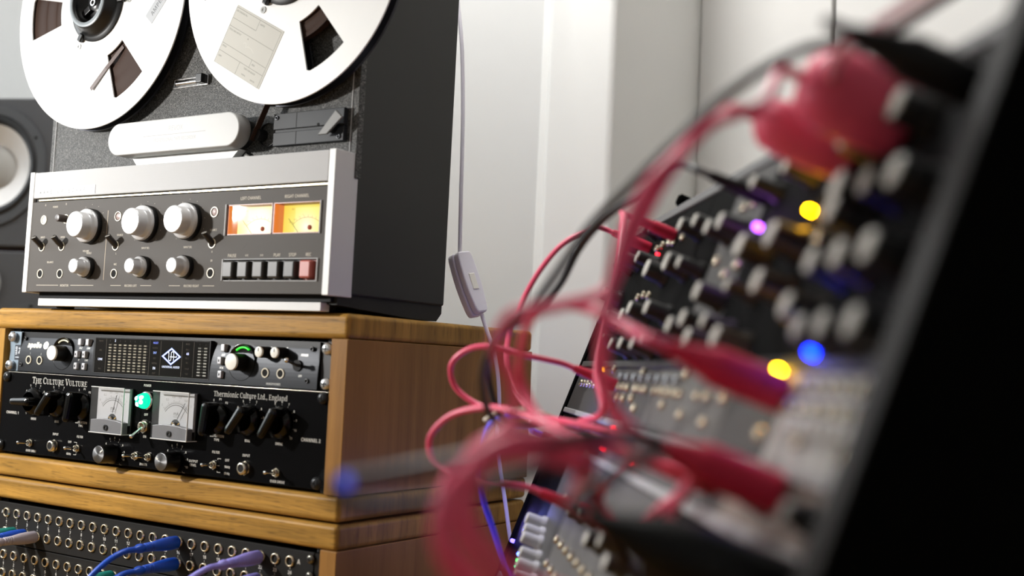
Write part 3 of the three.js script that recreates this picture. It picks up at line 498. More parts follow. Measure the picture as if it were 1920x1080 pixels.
  part('head_cover', faceUV(strip(pill(167.5, 357.5, 183.5, 217, 4, DZ, 1)), 168, 182, 358, 218), M(0xffffff, 0.5, 0.05, { map: hcTex }), t, 'pale rounded head cover with engraved lettering');
  part('head_block', pill(172, 353, 186, 214, PZ, 5, 0.5), blackMatte, t);
  part('lower_lid', shapeG([[196, 173], [330, 173], [342, 184], [186, 184]], PZ, 3, 0.5), M(0xe6e6e2, 0.5, 0.05), t, 'pale sloped lid under the head cover');
  part('pinch_roller', [cyl(364, 197, PZ, 5, 6)], rubber, t);
  part('roller_arm', ringG(372, 197, PZ, -3, 11.4, 11.8), darkGrey, t);
  part('centre_screw', lathe([[0, PZ], [4, PZ], [4, PZ + 3], [3, PZ + 3.6], [0, PZ + 3.6]], 346, 177), chrome, t);
  // counter switch between the reels
  part('tension_switch', [box(234, 254.5, PZ, 270, 257, PZ + 1.6, 0.4), box(234, 263, PZ, 270, 265, PZ + 1.6, 0.4), box(232.5, 254.5, PZ, 235, 265, PZ + 1.6, 0.4), box(269, 254.5, PZ, 284, 265, PZ + 2, 0.6), cyl(0, 0, 0, 30, 3.2).rotateY(Math.PI / 2).translate(238, 259.6, PZ)], chrome, t);
  part('switch_slider', box(272, 256, PZ + 1.5, 281, 265.5, PZ + 8, 1), black, t);
  // splicing block
  const gb = M(0x2b2d30, 0.5, 0, { specularIntensity: 0.5 });
  const sb = part('splicing_block', [box(382, 184.6, PZ, 470, 197.6, -0.6, 0.7), box(382, 200.2, PZ, 470, 215.6, -0.2, 0.7), box(383, 197, PZ, 469, 201, -2.4)], gb, t);
  part('cut_line', [box(411, 184.8, -0.7, 411.6, 197.5, -0.4), box(411, 200.2, -0.3, 411.6, 215.4, 0)], blackMatte, sb);
  for (const [x, y] of [[386.5, 211.5], [464.5, 188.5]]) put('screw', tinyScrew, [M(0x55575b, 0.3, 0.5), hole], sb, [x, y, y > 200 ? -0.6 : -1]);
  part('pin_hole', cyl(439, 201.5, -0.4, 0.05, 1.5), hole, sb);
  part('cutter_lever', [shapeG([[446, 190], [456.5, 190], [474, 204.5], [466, 211.5]], 5, 7.5, 0.5)], M(0x6e6d6a, 0.5, 0), sb, 'pale grey slanting cutter lever');
  part('lever_pivot', [cyl(457, 197, -1, 5, 5)], black, sb);
}
// ---------- reels ----------
function reel(label, cx, cy, rot, pack, zr) {
  const t = thing('tape_reel', label, 'tape reel', [cx, cy, PZ]);
  const RO = 135.5, c0 = rot;
  const flange = (z0, z1) => {
    const s = new THREE.Shape(); s.absarc(cx, cy, RO, 0, Math.PI * 2);
    const holes = [0, 1, 2].map((k) => {
      const m = (c0 + 120 * k) * R, p = new THREE.Path(), ri = 62, ro = 113, a0 = m - 12.2 * R, a1 = m + 12.2 * R, b0 = m - 13.2 * R, b1 = m + 13.2 * R, P = (r, a) => [cx + r * Math.cos(a), cy + r * Math.sin(a)];
      p.moveTo(...P(ri, a0)); p.lineTo(...P(ro - 2, b0)); for (let i = 0; i <= 10; i++) p.lineTo(...P(ro, b0 + 0.03 + (b1 - b0 - 0.06) * i / 10)); p.lineTo(...P(ri, a1)); for (let i = 1; i < 6; i++) p.lineTo(...P(ri, a1 + (a0 - a1) * i / 6)); p.closePath(); return p;
    });
    const hub = new THREE.Path(); hub.absarc(cx, cy, 36, 0, Math.PI * 2, true); holes.push(hub);
    const g = new THREE.ExtrudeGeometry(Object.assign(s, { holes }), { depth: z1 - z0 - 0.5, bevelEnabled: true, bevelSize: 0.25, bevelThickness: 0.25, bevelOffset: -0.25, bevelSegments: 1, curveSegments: 72 });
    return g.translate(0, 0, z0 + 0.25);
  };
  part('flange', flange(10.4, 12), reelMetal, t, 'pale front flange with three windows');
  part('flange', [flange(0.6, 2.2), ringG(cx, cy, 0.2, 2.8, RO - 0.8, RO + 0.3, 72)], M(0x45454a, 0.32, 0.9), t, 'dark metal rear flange');
  const layers = []; for (let i = 0; i < 14; i++) { const r = 40 + (pack - 40) * i / 13.5; layers.push([r, 9.1 - (i % 3) * 0.2], [r + (pack - 40) / 13.5 - 0.3, 9.1 - (i % 3) * 0.2]); }
  part('tape_pack', lathe([[39, 2.3], [39, 9], ...layers, [pack, 9], [pack, 2.4]], cx, cy, 72), tapeBrown, t, 'wound brown tape');
  part('hub_core', ringG(cx, cy, PZ, 10.4, 30, 39.5, 40), darkGrey, t);
  // three-armed hub adapter
  const ad = part('hub_adapter', [lathe([[41, 12], [41.2, 13.6], [37, 14.6], [33.5, 17], [30, 24], [28.6, 26], [24, 26], [22.6, 22], [20.6, 13], [8, 12.4], [8, 17], [0, 17]], cx, cy, 48)], black, t);
  part('grip_ring', lathe([[28.8, 25.6], [28.2, 26.6], [24, 26.6], [23.6, 25.6]], cx, cy, 48), M(0x6f7476, 0.4, 0.3), ad);
  for (let k = 0; k < 3; k++) { const a = (c0 + 58 + 120 * k) * R, b = box(-3.4, 8, 12.4, 3.4, 24, 17, 0.8).rotateZ(a).translate(cx, cy, 0), n = box(-3.2, 36, 12, 3.2, 45.5, 17, 1.5).rotateZ(a + 0.5).translate(cx, cy, 0); part('adapter_arm', [b, n], black, ad); }
  part('spindle_cap', [ringG(cx, cy, 16.8, 19, 2.2, 4)], chrome, ad);
  for (let k = 0; k < 3; k++) { const a = (c0 + 60 + 120 * k - 124) * R; part('flange_screw', [ringG(cx + 51 * Math.cos(a), cy + 51 * Math.sin(a), 11.8, 12.7, 1.5, 3.4), cyl(cx + 51 * Math.cos(a), cy + 51 * Math.sin(a), 11.8, 12.2, 1.5)], M(0xb9b9b6, 0.3, 0.6), t); }
  return t;
}
const reelL = reel('left metal tape reel, full of tape with its tail end hanging out', 125.5, 353.5, -57.5, 118, 0);
const reelR = reel('right metal tape reel with a grey paper form label on its front', 401.5, 356.5, -60.5, 78, 0);
{
  // tape tail that comes out of the window
  const ax = V3(169, 303, 9.6), bx = V3(148, 281, 13), cx = V3(126, 260, 14);
  const s = (p, q) => { const d = q.clone().sub(p), l = d.length(), g = box(0, -2.4, -0.15, l, 2.4, 0.15).rotateZ(Math.atan2(d.y, d.x)).rotateY(0); const z = g.attributes.position; for (let i = 0; i < z.count; i++) { const f = Math.hypot(z.getX(i), z.getY(i)) / l; z.setZ(i, z.getZ(i) + (q.z - p.z) * Math.min(1, f)); } g.computeVertexNormals(); return g.translate(p.x, p.y, p.z); };
  part('tape_tail', [s(ax, bx), s(bx, cx)], M(0x5a4a44, 0.4), reelL, 'loose brown end of the tape');
  const st = canvasTex(60, 14, 6, (x) => text(x, 'AMPEX', 18, 7, 7, '#6d7072', 'sans-serif', 'bold'), '#a9abae');
  const g = faceUV(strip(box(0, 0, 0, 60, 14, 0.2)), 0, 0, 60, 14).translate(-30, -7, 0).rotateZ(48 * R).translate(229, 348, 12.05);
  part('sticker', g, M(0xffffff, 0.5, 0, { map: st }), reelL);
}
{
  // paper form label on the right reel
  const lt = canvasTex(72, 60, 8, (x) => {
    const c = '#77766f', L = (...p) => line(x, p, 0.4, c), tx = (s, a, b, z = 2.2) => { x.textAlign = 'left'; text(x, s, a, b, z, '#83827b', 'sans-serif', 'bold'); x.textAlign = 'center'; };
    x.strokeStyle = c; x.lineWidth = 0.4; x.strokeRect(0.4, 2, 69, 58);
    L([0, 13], [37, 13]); L([37, 2], [37, 13]); L([0, 21], [69, 21]); L([0, 39], [69, 39]); L([0, 47], [69, 47]); L([48, 39], [48, 47]); L([34, 47], [34, 60]);
    tx('RECORDING No.', 2, 5); tx('NOTES', 39, 5.5); tx('TITLE AND ARTIST', 2, 24); tx('N', 31, 24); tx('SPEED', 2, 41.5); tx('TAPE', 2, 52); tx('REEL', 50, 43); tx('TAPE FOR BLOCK', 42, 50); tx('mono', 42, 56); tx('stereo', 56, 56.5);
    x.strokeStyle = '#c9c7bf'; x.lineWidth = 0.5; x.beginPath(); x.moveTo(28, 30); x.quadraticCurveTo(32, 26, 33, 32); x.quadraticCurveTo(38, 28, 46, 33); x.stroke();
  }, '#bdbbb3');
  const g = faceUV(strip(box(0, 0, 0, 72, 60, 0.25)), 0, 0, 72, 60).rotateZ(-28.5 * R).translate(309.5, 271.5, 12.02);
  part('paper_label', g, M(0xffffff, 0.75, 0, { map: lt }), reelR, 'grey paper form with ruled lines');
  // tape running from the right reel down to the head cover
  const tp = [[383, 224, 6], [370, 200, 6]];
  part('tape_strand', box(-0.3, 0, 2.5, 0.3, 46, 9.5).rotateZ(-28 * R).translate(362, 190, 0), tapeBrown, reelR, 'tape running down to the heads');
}
// strip of punched lettering on the silver band
{
  const t = thing('label_strip', 'clear strip with punched letters on the silver band', 'label', [106, 150, DZ - 0.4]);
  t.rotation.z = -0.0034;
  const x0 = 58, x1 = 153;
  const lt = canvasTex(x1 - x0, 9.4, 10, (x) => { 'WAKE UP ECHARIO'.split('').forEach((ch, i) => text(x, ch, 4 + 6.1 * i, 4.6, 5.6, '#2a2926', 'monospace', 'bold')); line(x, [[94.6, 0], [94.6, 9]], 0.5, '#4a4945'); }, '#b9b9b7');
  part('strip', faceUV(strip(box(x0, 146, DZ - 0.4, x1, 155.4, DZ - 0.1)), x0, 146, x1, 155.4), M(0xffffff, 0.4, 0.1, { map: lt }), t);
}
// ---------- loudspeakers behind the deck ----------
const at = (px, py, d) => { const v = V3((px - 960) / 2138 * d, -(py - 540) / 2138 * d, -d).applyEuler(camera.rotation); return v.add(V3(1156, -16, 783)); };
{
  const wc = at(-18, 311, 1720), yaw = 22 * R;
  const side = (o, y) => { o.position.copy(W(wc.x, y, wc.z)); o.rotation.y = yaw; };
  const rubberS = M(0x1b1c1e, 0.45), cone = M(0xffffff, 0.8), body = M(0x4d4e51, 0.65), ringM = M(0x55575a, 0.4, 0.2);
  const cab = (t, x0, x1, h, holes) => part('cabinet', [box(x0, 0, -230, x1, h, -30, 6, 2), shapeG([[x0, 0], [x1, 0], [x1, h], [x0, h]], -31, 0, 3, holes.map(([a, b, r]) => new THREE.Path().absarc(a, b, r, 0, Math.PI * 2, true)))], body, t);
  const woofer = (t, x, y, r) => {
    const w = part('woofer', [ringG(x, y, -3, 3, r * 0.86, r, 48), lathe([[r * 0.86, 3], [r * 0.84, 0], [r * 0.8, -1]], x, y, 48)], ringM, t);
    part('surround', lathe([[r * 0.86, 0.5], [r * 0.82, 4], [r * 0.76, 4.5], [r * 0.7, -1]], x, y, 48), rubberS, w);
    part('cone', lathe([[r * 0.71, -1], [r * 0.55, -9], [r * 0.36, -16], [r * 0.3, -17]], x, y, 48), cone, w);
    part('dust_cap', lathe([[r * 0.36, -15], [r * 0.26, -9], [r * 0.12, -6.5], [0, -6]], x, y, 32), M(0xa9a8a4, 0.5), w);
    for (let k = 0; k < 6; k++) { const a = (30 + 60 * k) * R; part('screw', cyl(x + r * 0.93 * Math.cos(a), y + r * 0.93 * Math.sin(a), 3, 4.2, 2.4, 2.2, 12), black, w); }
  };
  // local coordinates: x along the front, y from the thing's base, z out of the front
  const up = thing('loudspeaker', 'upper grey loudspeaker with a pale cone behind the tape deck', 'loudspeaker', [0, 0, 0], null, (o) => side(o, wc.y - 122));
  cab(up, -290, 118, 226, [[0, 122, 80]]);
  woofer(up, 0, 122, 92);
  part('wave_guide', lathe([[60, 1], [44, -1], [16, -9], [12, -4], [0, 0]], -170, 113, 32), ringM, up);
  const lowH = 345, low = thing('loudspeaker', 'lower grey loudspeaker with a small tweeter, partly hidden by the tape deck', 'loudspeaker', [0, 0, 0], null, (o) => side(o, wc.y - 122 - 6 - lowH));
  cab(low, -170, 170, lowH, [[86, lowH - 152, 66], [-2, lowH - 50, 20]]);
  part('pad', box(-150, lowH - 2, -200, 110, lowH + 6, -20, 2), M(0x6a4a48, 0.6), low, 'dull red foam pad');
  { const w = part('tweeter', [ringG(-2, lowH - 50, -2, 4, 22, 34, 40), lathe([[22, 4], [19, -2], [14, -5]], -2, lowH - 50, 40)], M(0xa7a7a5, 0.4, 0.2), low); part('dome', lathe([[14, -5], [11, 0], [6, 3], [0, 4.5]], -2, lowH - 50, 28), rubberS, w); }
  woofer(low, 86, lowH - 152, 76);
  const sy = wc.y - 128 - lowH, st = thing('speaker_riser', 'low black riser under the grey loudspeakers behind the tape deck', 'riser', [0, 0, 0], null, (o) => side(o, -430));
  part('board', box(-175, 0, -235, 175, sy + 430, 5, 2), blackMatte, st);
}
// ---------- lamp cord with its switch ----------
{
  const t = thing('power_cord', 'thin white cord with an inline switch hanging by the tape deck', 'cord', [500, 100, -205]);
  const P = [[858, -180, 1270], [856, -60, 1262], [858, 0, 1250], [865, 70, 1240], [868, 200, 1230], [864, 380, 1212], [862, 478, 1205]].map((p) => at(...p));
  const Q = [[903, 588, 1190], [913, 620, 1185], [925, 655, 1180], [933, 700, 1176], [936, 760, 1174], [932, 820, 1170], [938, 880, 1165], [947, 940, 1160], [955, 1000, 1155], [964, 1060, 1150], [975, 1140, 1150]].map((p) => at(...p));
  P.unshift(V3(438, 620, -445));
  part('cord', tubeG(P, 2.2, 80), whitePlastic, t);
  part('cord', tubeG([...Q, V3(556, -300, -235), V3(575, -427, -250)], 2.2, 100), whitePlastic, t);
  const a = at(861, 478, 1205), b = at(896, 588, 1192), d = b.clone().sub(a), L = d.length();
  const q = new THREE.Quaternion().setFromRotationMatrix(new THREE.Matrix4().makeBasis(...(() => { const y = d.clone().normalize().negate(), view = V3(1156, -16, 783).sub(a).normalize(), x = y.clone().cross(view).normalize(); const z = x.clone().cross(y); const m = new THREE.Quaternion().setFromAxisAngle(y, 0.75); return [x.applyQuaternion(m), y, z.applyQuaternion(m)]; })()));
  const sw = (w, h, z0, z1) => { const s = new THREE.Shape(); s.moveTo(-w * 0.55, h); s.quadraticCurveTo(-w, h, -w, h * 0.75); s.quadraticCurveTo(-w * 1.25, 0, -w * 0.9, -h * 0.7); s.quadraticCurveTo(-w * 0.8, -h, -w * 0.4, -h); s.lineTo(w * 0.4, -h); s.quadraticCurveTo(w * 0.8, -h, w * 0.9, -h * 0.7); s.quadraticCurveTo(w * 1.25, 0, w, h * 0.75); s.quadraticCurveTo(w, h, w * 0.55, h); s.closePath(); return shapeG(s, z0, z1, 1.6); };
  const m = a.clone().add(b).multiplyScalar(0.5), fix = (g) => g.applyQuaternion(q).translate(m.x, m.y, m.z);
  const s = part('inline_switch', [fix(sw(10.5, L / 2 + 2, -9, 0)), fix(sw(10, L / 2 + 1, 0.8, 9))], whitePlastic, t);
  part('switch_rocker', fix(box(-4, -9, 8, 4, 9, 9.8, 1)), whiteCap, s);
}
// ---------- modular synthesizer ----------
// panel frame: u along the rows (towards the near end), v up the panel, w out of the panel
const O5 = V3(607.9, -59.8, -185.8), U5 = V3(0.6077, 0, 0.7942), TILT = 19.8 * R;
const H5 = V3(-0.7942, 0, 0.6077), V5 = V3(0, Math.cos(TILT), 0).addScaledVector(H5, -Math.sin(TILT)), N5 = H5.clone().multiplyScalar(Math.cos(TILT)).add(V3(0, Math.sin(TILT), 0));
const Q5 = (u, v, w) => O5.clone().addScaledVector(U5, u).addScaledVector(V5, v).addScaledVector(N5, w);
{
  const t = thing('modular_synthesizer', 'blurred modular synthesizer in a sloping black case, full of knobs and sockets', 'synthesizer', [0, 0, 0], null, (o) => { o.position.copy(W(O5.x, O5.y, O5.z)); o.quaternion.setFromRotationMatrix(new THREE.Matrix4().makeBasis(U5, V5, N5)); });
  const rail = M(0xa0a0a0, 0.45, 0.2), topRail = M(0x5c5c5d, 0.5, 0.2), dark = M(0x050505, 0.85, 0, { specularIntensity: 0.05 });
  const cheek = (u0, u1, w0, w1, top) => shapeG([[-w1, top], [-w0, top], [-w0, -393 - 0.36 * w0], [-w1, -393 - 0.36 * w1]], u0, u1, 2).rotateY(Math.PI / 2);
  part('side_cheek', cheek(726, 745, 12, -290, 205), dark, t);
  part('side_cheek', cheek(-14, -1, 2, -110, 198), dark, t);
  part('lit_cheek_edge', box(728, -396, 11.6, 743.5, 203, 13.2, 0.5), M(0x222222, 0.75), t, 'lit tone of the cheek front edge, painted as a grey strip');  // light on the front edge of the black cheek, painted as a grey strip
  part('case', [box(-1, -350, -106, 726, -346, -4), box(-1, 190, -106, 726, 196, -6), box(-1, -350, -110, 726, 196, -104)], dark, t);
  part('rail', box(-1, 187.5, -12, 726, 196, 1.6, 1), topRail, t); part('rail', box(-1, 50.5, -12, 726, 56.5, 1.6, 1), M(0x303032, 0.4, 0.5), t);
  part('rail', box(-1, 3.5, -12, 726, 8.5, 1.8, 1), rail, t); part('rail', box(-1, -27, -12, 726, -21, 1.8, 1), rail, t); part('rail', box(-1, -168, -12, 726, -160, 1.6, 1), rail, t);
  part('thumb_screw', [cyl(171, 201.5, -16, 2, 5.6), cyl(171, 201.5, 2, 3.4, 4.2)], dark, t);
  part('foot', box(20, -376, -40, 700, -350, -6, 2), dark, t);
  const blk = M(0x040404, 0.7, 0, { specularIntensity: 0.08 }), gry = M(0x3b3a39, 0.6, 0.1), sil = M(0xa8a7a3, 0.5, 0.1), mid = M(0x565553, 0.55, 0.1), drk = M(0x0a0a0b, 0.7, 0, { specularIntensity: 0.12 }), bei = M(0x7d736b, 0.55, 0.1);
  const mods = [];
  const module = (u0, u1, v0, v1, m) => { const p = part('module_panel', box(u0 + 0.4, v0, -3, u1 - 0.4, v1, 0, 0.4), m, t); mods.push([u0, u1, v0, v1, p]); return p; };
  [[0, 112, blk], [112, 214, blk], [214, 300, blk], [300, 370, blk], [370, 448, gry], [448, 520, blk], [520, 600, blk], [600, 660, drk], [660, 726, drk]].forEach(([a, b, m]) => module(a, b, 56.8, 187, m));
  [[0, 205, gry], [205, 345, gry], [345, 530, mid], [530, 610, gry], [610, 726, sil]].forEach(([a, b, m]) => module(a, b, 9, 50, m));
  [[0, 250, drk], [250, 420, mid], [420, 580, mid], [580, 726, bei]].forEach(([a, b, m]) => module(a, b, -20.6, 3, m));
  [[0, 130, blk], [130, 215, gry], [215, 330, mid], [330, 480, mid], [480, 600, drk], [600, 726, blk]].forEach(([a, b, m]) => module(a, b, -159.6, -27.4, m));
  module(0, 726, -345, -168.6, blk);
  const host = (u, v) => mods.find(([a, b, c, d]) => u >= a && u < b && v >= c - 4 && v <= d + 4)?.[4] ?? t;
  const knobs = new Map(), capM = M(0xaaa79f, 0.55), bodyM = M(0x0c0c0c, 0.4);
  const kb = (r, h) => { const k = r + '_' + h; if (!knobs.has(k)) knobs.set(k, mm([lathe([[r + 1.6, 0], [r + 1.4, 3], [r, 5], [r * 0.94, h], [r * 0.78, h], [r * 0.74, h + 0.9], [0, h + 1]], 0, 0, 22), join([lathe([[r * 0.8, h + 0.1], [r * 0.78, h + 1.1], [0, h + 1.3]], 0, 0, 22)])], true)); return knobs.get(k); };
  const K = (u, v, r = 5.5, h = 17, c = capM) => put('knob', kb(r, h), [bodyM, c], host(u, v), [u, v, 0]);
  // rows of knobs
  for (const [u, v, r] of [[175, 143], [239, 127, 8.5], [308, 126, 8.5], [353, 121, 5], [305, 155, 6], [351, 152, 5.5], [398, 141, 6], [428, 141, 6.5], [499, 117, 8], [552, 117, 8.5], [505, 93, 4], [440, 94, 7], [560, 91, 7.5], [620, 75, 7], [647, 64, 6.5], [673, 64, 6.5], [704, 64, 7.5], [661, 95, 7.5], [691, 95, 8], [631, 119, 7], [233, 94, 6.5], [208, 90, 5.5], [302, 91, 6.5], [399, 74, 6.5], [430, 77, 6.5], [484, 73, 5], [460, 64, 6.5], [522, 63, 7], [216, 64, 5.5], [255, 64, 5.5], [302, 63, 5.5], [330, 66, 5], [631, 95, 7], [663, 161, 8], [611, 158, 7.5], [690, 126, 8], [661, 127, 7], [627, 131, 8], [530, 159, 5.5], [474, 159, 5], [60, 150, 7], [95, 150, 7], [60, 118, 7], [95, 92, 5.5], [140, 92, 5.5], [170, 70, 5]]) K(u, v, r ?? 6, 17);
  for (const [u, v] of [[150, 175], [120, 178], [28, 176]]) K(u, v, 6, 12, bodyM);
  for (const [u, v] of [[140, -92], [150, -100], [158, -106], [176, -116], [184, -124], [193, -132]]) put('knob', kb(5.5, 16), [M(0xa3a3a2, 0.5), capM], host(u, v), [u, v, 0], null, 'pale grey knob');
  for (const [u, v] of [[560, -60], [610, -80], [660, -60], [640, -110], [690, -110]]) K(u, v, 9, 20, bodyM);
  for (const [u, v] of [[250, -60], [285, -64], [330, -60], [380, -70], [420, -64], [455, -72]]) K(u, v, 5.5, 12);
  for (const [u, v] of [[640, -8], [690, -8], [560, -9], [500, -8]]) K(u, v, 5, 10, M(0x8f8b84, 0.4));
  // sockets
  const jg = mm([lathe([[1.8, -1], [1.8, 2.4], [2.6, 3], [3.4, 2], [3.4, 0]], 0, 0, 18), cyl(0, 0, 0.1, 0.4, 2.1, 2.1, 12)], true), nick = M(0xc8bfaa, 0.16, 1);
  const J = (u, v) => put('jack_socket', jg, [nick, hole], host(u, v), [u, v, 0]);
  for (const [u, v] of [[155, 159], [174, 160], [198, 160], [215, 158], [245, 159], [387, 125], [421, 113], [404, 160], [423, 160], [442, 117], [576, 119], [156, 114], [178, 115], [200, 113], [181, 49], [297, 47], [423, 47]]) J(u, v);
  for (const u of [226, 244, 262, 292, 310, 326, 356, 374, 392, 411, 427, 467, 488, 520]) J(u, 34.5);
  for (let i = 0; i < 7; i++) J(622 + 16 * i, 34);
  for (let i = 0; i < 8; i++) put('push_button', knobs.get('b') ?? knobs.set('b', mm(box(-2.4, -2.4, 0, 2.4, 2.4, 4, 0.8))).get('b'), M(0xaab2ba, 0.4), host(230, 43), [228 + 26 * i, 42.5, 0]);
  for (let i = 0; i < 6; i++) J(630 + 16 * i, 44);
  for (const [u, v] of [[313, 20], [393, 26], [446, 22], [261, 26], [292, 27], [240, 26], [500, 20], [600, 20], [650, 20], [700, 18]]) J(u, v);
  for (let i = 0; i < 9; i++) { J(220 + 26 * i, -112); J(226 + 26 * i, -130); J(222 + 26 * i, -92); }
  for (let i = 0; i < 6; i++) J(40 + 18 * i, 34);
  // push buttons with pale caps in the near strip
  for (let i = 0; i < 8; i++) part('push_button', box(630 + 11.5 * i, 22, 0, 637 + 11.5 * i, 29, 4, 1), M(0xbdbbb6, 0.4), host(640, 25));
  // indicator lights
  const led = mm(lathe([[1.9, 0], [1.9, 2.6], [1.4, 3.8], [0, 4.4]], 0, 0, 14));
  const L = (u, v, c, k, s = 1) => put('led_or_glint', led, glow(0x222222, c, k), host(u, v), [u, v, 0]).scale.setScalar(s);
  L(548, 137, 0xffb400, 60); L(596, 50, 0xffb800, 60, 1.1); L(628, 59, 0x0220ff, 45); L(461, 139, 0xb050ff, 9, 1.2); L(128, 48, 0xffa000, 8);
  L(170, 152, 0xff2030, 5, 0.8); L(274, 3, 0xff1830, 5); L(267, -15, 0xff1830, 5); L(379, -16, 0xff1830, 6);
  L(80, -99, 0x9a80ff, 14); L(111, -96, 0x3a7bff, 14); L(82, -129, 0x4a6cff, 14); L(95, -138, 0x10e890, 9); L(90, -133.5, 0x10d050, 6); L(11, -128, 0x5a4cff, 8); L(60, -110, 0x2a30ff, 8); L(150, -14, 0x3a30ff, 6);  // last blue LED is an added one, there to light the blue cable
  for (const [u, v, c, i] of [[80, -99, [0.2, 0.25, 1], 0.008], [11, -110, [0.25, 0.2, 1], 0.008], [150, -14, [0.15, 0.12, 1], 0.006], [461, 139, [0.6, 0.2, 1], 0.0016], [628, 59, [0.08, 0.2, 1], 0.0016], [596, 50, [1, 0.6, 0], 0.0012], [548, 137, [1, 0.6, 0], 0.0012]]) { const l = new THREE.PointLight(new THREE.Color(...c), i, 0.6, 2), p = Q5(u, v, u === 150 ? 30 : 9); l.position.copy(W(p.x, p.y, p.z)); l.castShadow = true; scene.add(l); }  // the raised blue light belongs to the added LED and brightens the blue cable
}
// ---------- patch cables of the synthesizer ----------
const slimProf = [[0, 1.6], [4.6, 1.6], [5, 3], [5, 20], [4.2, 22], [3.6, 30], [3.2, 36], [2.6, 38]];
const fatProf = [[0, 1.6], [8, 1.6], [9, 4], [9, 34], [7.5, 38], [5.5, 46], [4, 54], [2.8, 58]];
const domeProf = [[0, 1.6], [15, 1.6], [18, 6], [19, 20], [18.5, 34], [17, 43], [11, 49], [2.6, 51]];
const midProf = [[0, 1.6], [10, 1.6], [13, 6], [14, 20], [13.5, 36], [12, 45], [7, 50], [2.6, 52]];
const blackProf = [[0, 1.6], [12, 1.6], [13.5, 6], [13.5, 40], [12, 52], [8, 64], [4.5, 74], [2.8, 80]];
const plugTip = (u, v) => tubeG([Q5(u, v, -8), Q5(u, v, 2)], 1.75, 2, 10);
function synthCable(label, color, r, ends, pts, group) {
  const first = ends[0] ?? pts[0], p0 = ends[0] ? Q5(ends[0][0], ends[0][1], 0) : V3(...(pts[0].isVector3 ? pts[0].toArray() : pts[0]));
  const t = thing('patch_cable', label, 'patch cable', [p0.x, p0.y, p0.z], group);
  const m = M(color, 0.36), pm = M(ends.find(Boolean)?.[3] ?? color, 0.45, 0, { specularIntensity: 0.4 }), path = pts.map((p) => p.isVector3 ? p : at(...p));
  ends.forEach((e, i) => {
    if (!e) return;
    const [u, v, prof] = e, len = prof[prof.length - 1][1], a = Q5(u, v, 0), b = Q5(u, v, len);
    part('plug', plugGeo(prof)(a, b), pm, t); part('plug_tip', plugTip(u, v), nickel, t);
    const c = [Q5(u, v, len - 1), Q5(u, v, len + 8)]; if (i) path.push(c[1], c[0]); else path.unshift(c[0], c[1]);
  });
  part('cord', tubeG(path, r, path.length * 12, 10), m, t);
  return t;
}
const PK = 0xdb4c6c, RD = 0xbf2a45;
const A = (x, y, d) => at(x, y, d);
synthCable('thin pink patch cable looping left in front of the oak cabinet side', PK, 2.3, [[219, 35, slimProf, RD], [653, -3, fatProf, RD]], [A(975, 664, 868), A(925, 650, 870), A(878, 655, 880), A(846, 685, 890), A(853, 725, 895), A(893, 757, 890), A(960, 772, 870), A(1030, 785, 830), A(1110, 800, 740), A(1190, 815, 620)]);
synthCable('thin pink patch cable making the lower left loop above the blue light', PK, 2.3, [[298, -59, slimProf, RD], null], [A(930, 908, 780), A(880, 897, 800), A(832, 882, 820), A(808, 855, 830), A(806, 822, 830), A(836, 785, 820), A(890, 766, 800), A(950, 768, 770), A(1010, 790, 740), A(1080, 815, 700), A(1160, 850, 640), A(1290, 905, 570), Q5(560, -48, 30), Q5(575, -45, 3)]);
synthCable('thin pink patch cable hanging from the topmost far socket', PK, 2.2, [[126, 162, slimProf, RD], null], [A(1100, 432, 950), A(1055, 458, 940), A(1012, 508, 930), A(975, 575, 920), A(952, 645, 900), A(957, 705, 880), A(990, 765, 850), A(1050, 800, 800), Q5(250, -8, 30), Q5(262, -6, 3)]);
synthCable('blurred pink patch cable running down the left edge of the panel', PK, 3, [[580, 160, midProf, 0xe8647e], null], [A(1330, 232, 500), A(1270, 290, 490), A(1215, 350, 480), A(1180, 420, 475), A(1155, 500, 475), A(1134, 600, 475), A(1132, 690, 480), A(1150, 770, 485), A(1220, 830, 490), A(1310, 870, 490), Q5(600, -30, 25), Q5(608, -34, 3)]);
synthCable('pink patch cable with the plug next to it, crossing the panel edge', PK, 2.4, [[218, 163, slimProf, RD], null], [A(1168, 408, 850), A(1162, 450, 820), A(1150, 520, 790), A(1128, 620, 780), A(1118, 700, 770), A(1130, 770, 750), Q5(300, -5, 30), Q5(318, -8, 3)]);
synthCable('very blurred pink patch cable in a big loop at the bottom of the picture', PK, 2.7, [[634, 166, domeProf, 0xdd5670], null], [A(1430, 195, 470), A(1330, 235, 475), A(1250, 330, 490), A(1190, 440, 500), A(1140, 540, 500), A(1040, 575, 480), A(960, 590, 470), A(930, 640, 470), A(960, 720, 480), A(960, 790, 480), A(890, 840, 470), A(835, 910, 465), A(822, 985, 460), A(855, 1060, 460), A(940, 1140, 470), A(1060, 1190, 490), Q5(620, -130, 30), Q5(630, -132, 3)]);
synthCable('blurred pink patch cable with a long plug across the middle of the panel', PK, 2.5, [[613, 39, fatProf, RD], null], [A(1190, 622, 520), A(1120, 585, 540), A(1050, 572, 560), A(998, 595, 580), A(978, 650, 600), A(978, 715, 620), A(1005, 775, 610), A(1070, 820, 580), A(1180, 850, 540), Q5(520, -40, 40), Q5(530, -50, 3)]);
synthCable('blurred pink patch cable curling inside the big loop at the bottom', PK, 2.9, [[598, -44, fatProf, RD], null], [A(1100, 848, 420), A(1010, 835, 410), A(930, 855, 400), A(885, 910, 390), A(880, 970, 385), A(915, 1030, 385), A(985, 1090, 390), A(1080, 1130, 410), Q5(620, -140, 30), Q5(630, -142, 3)]);
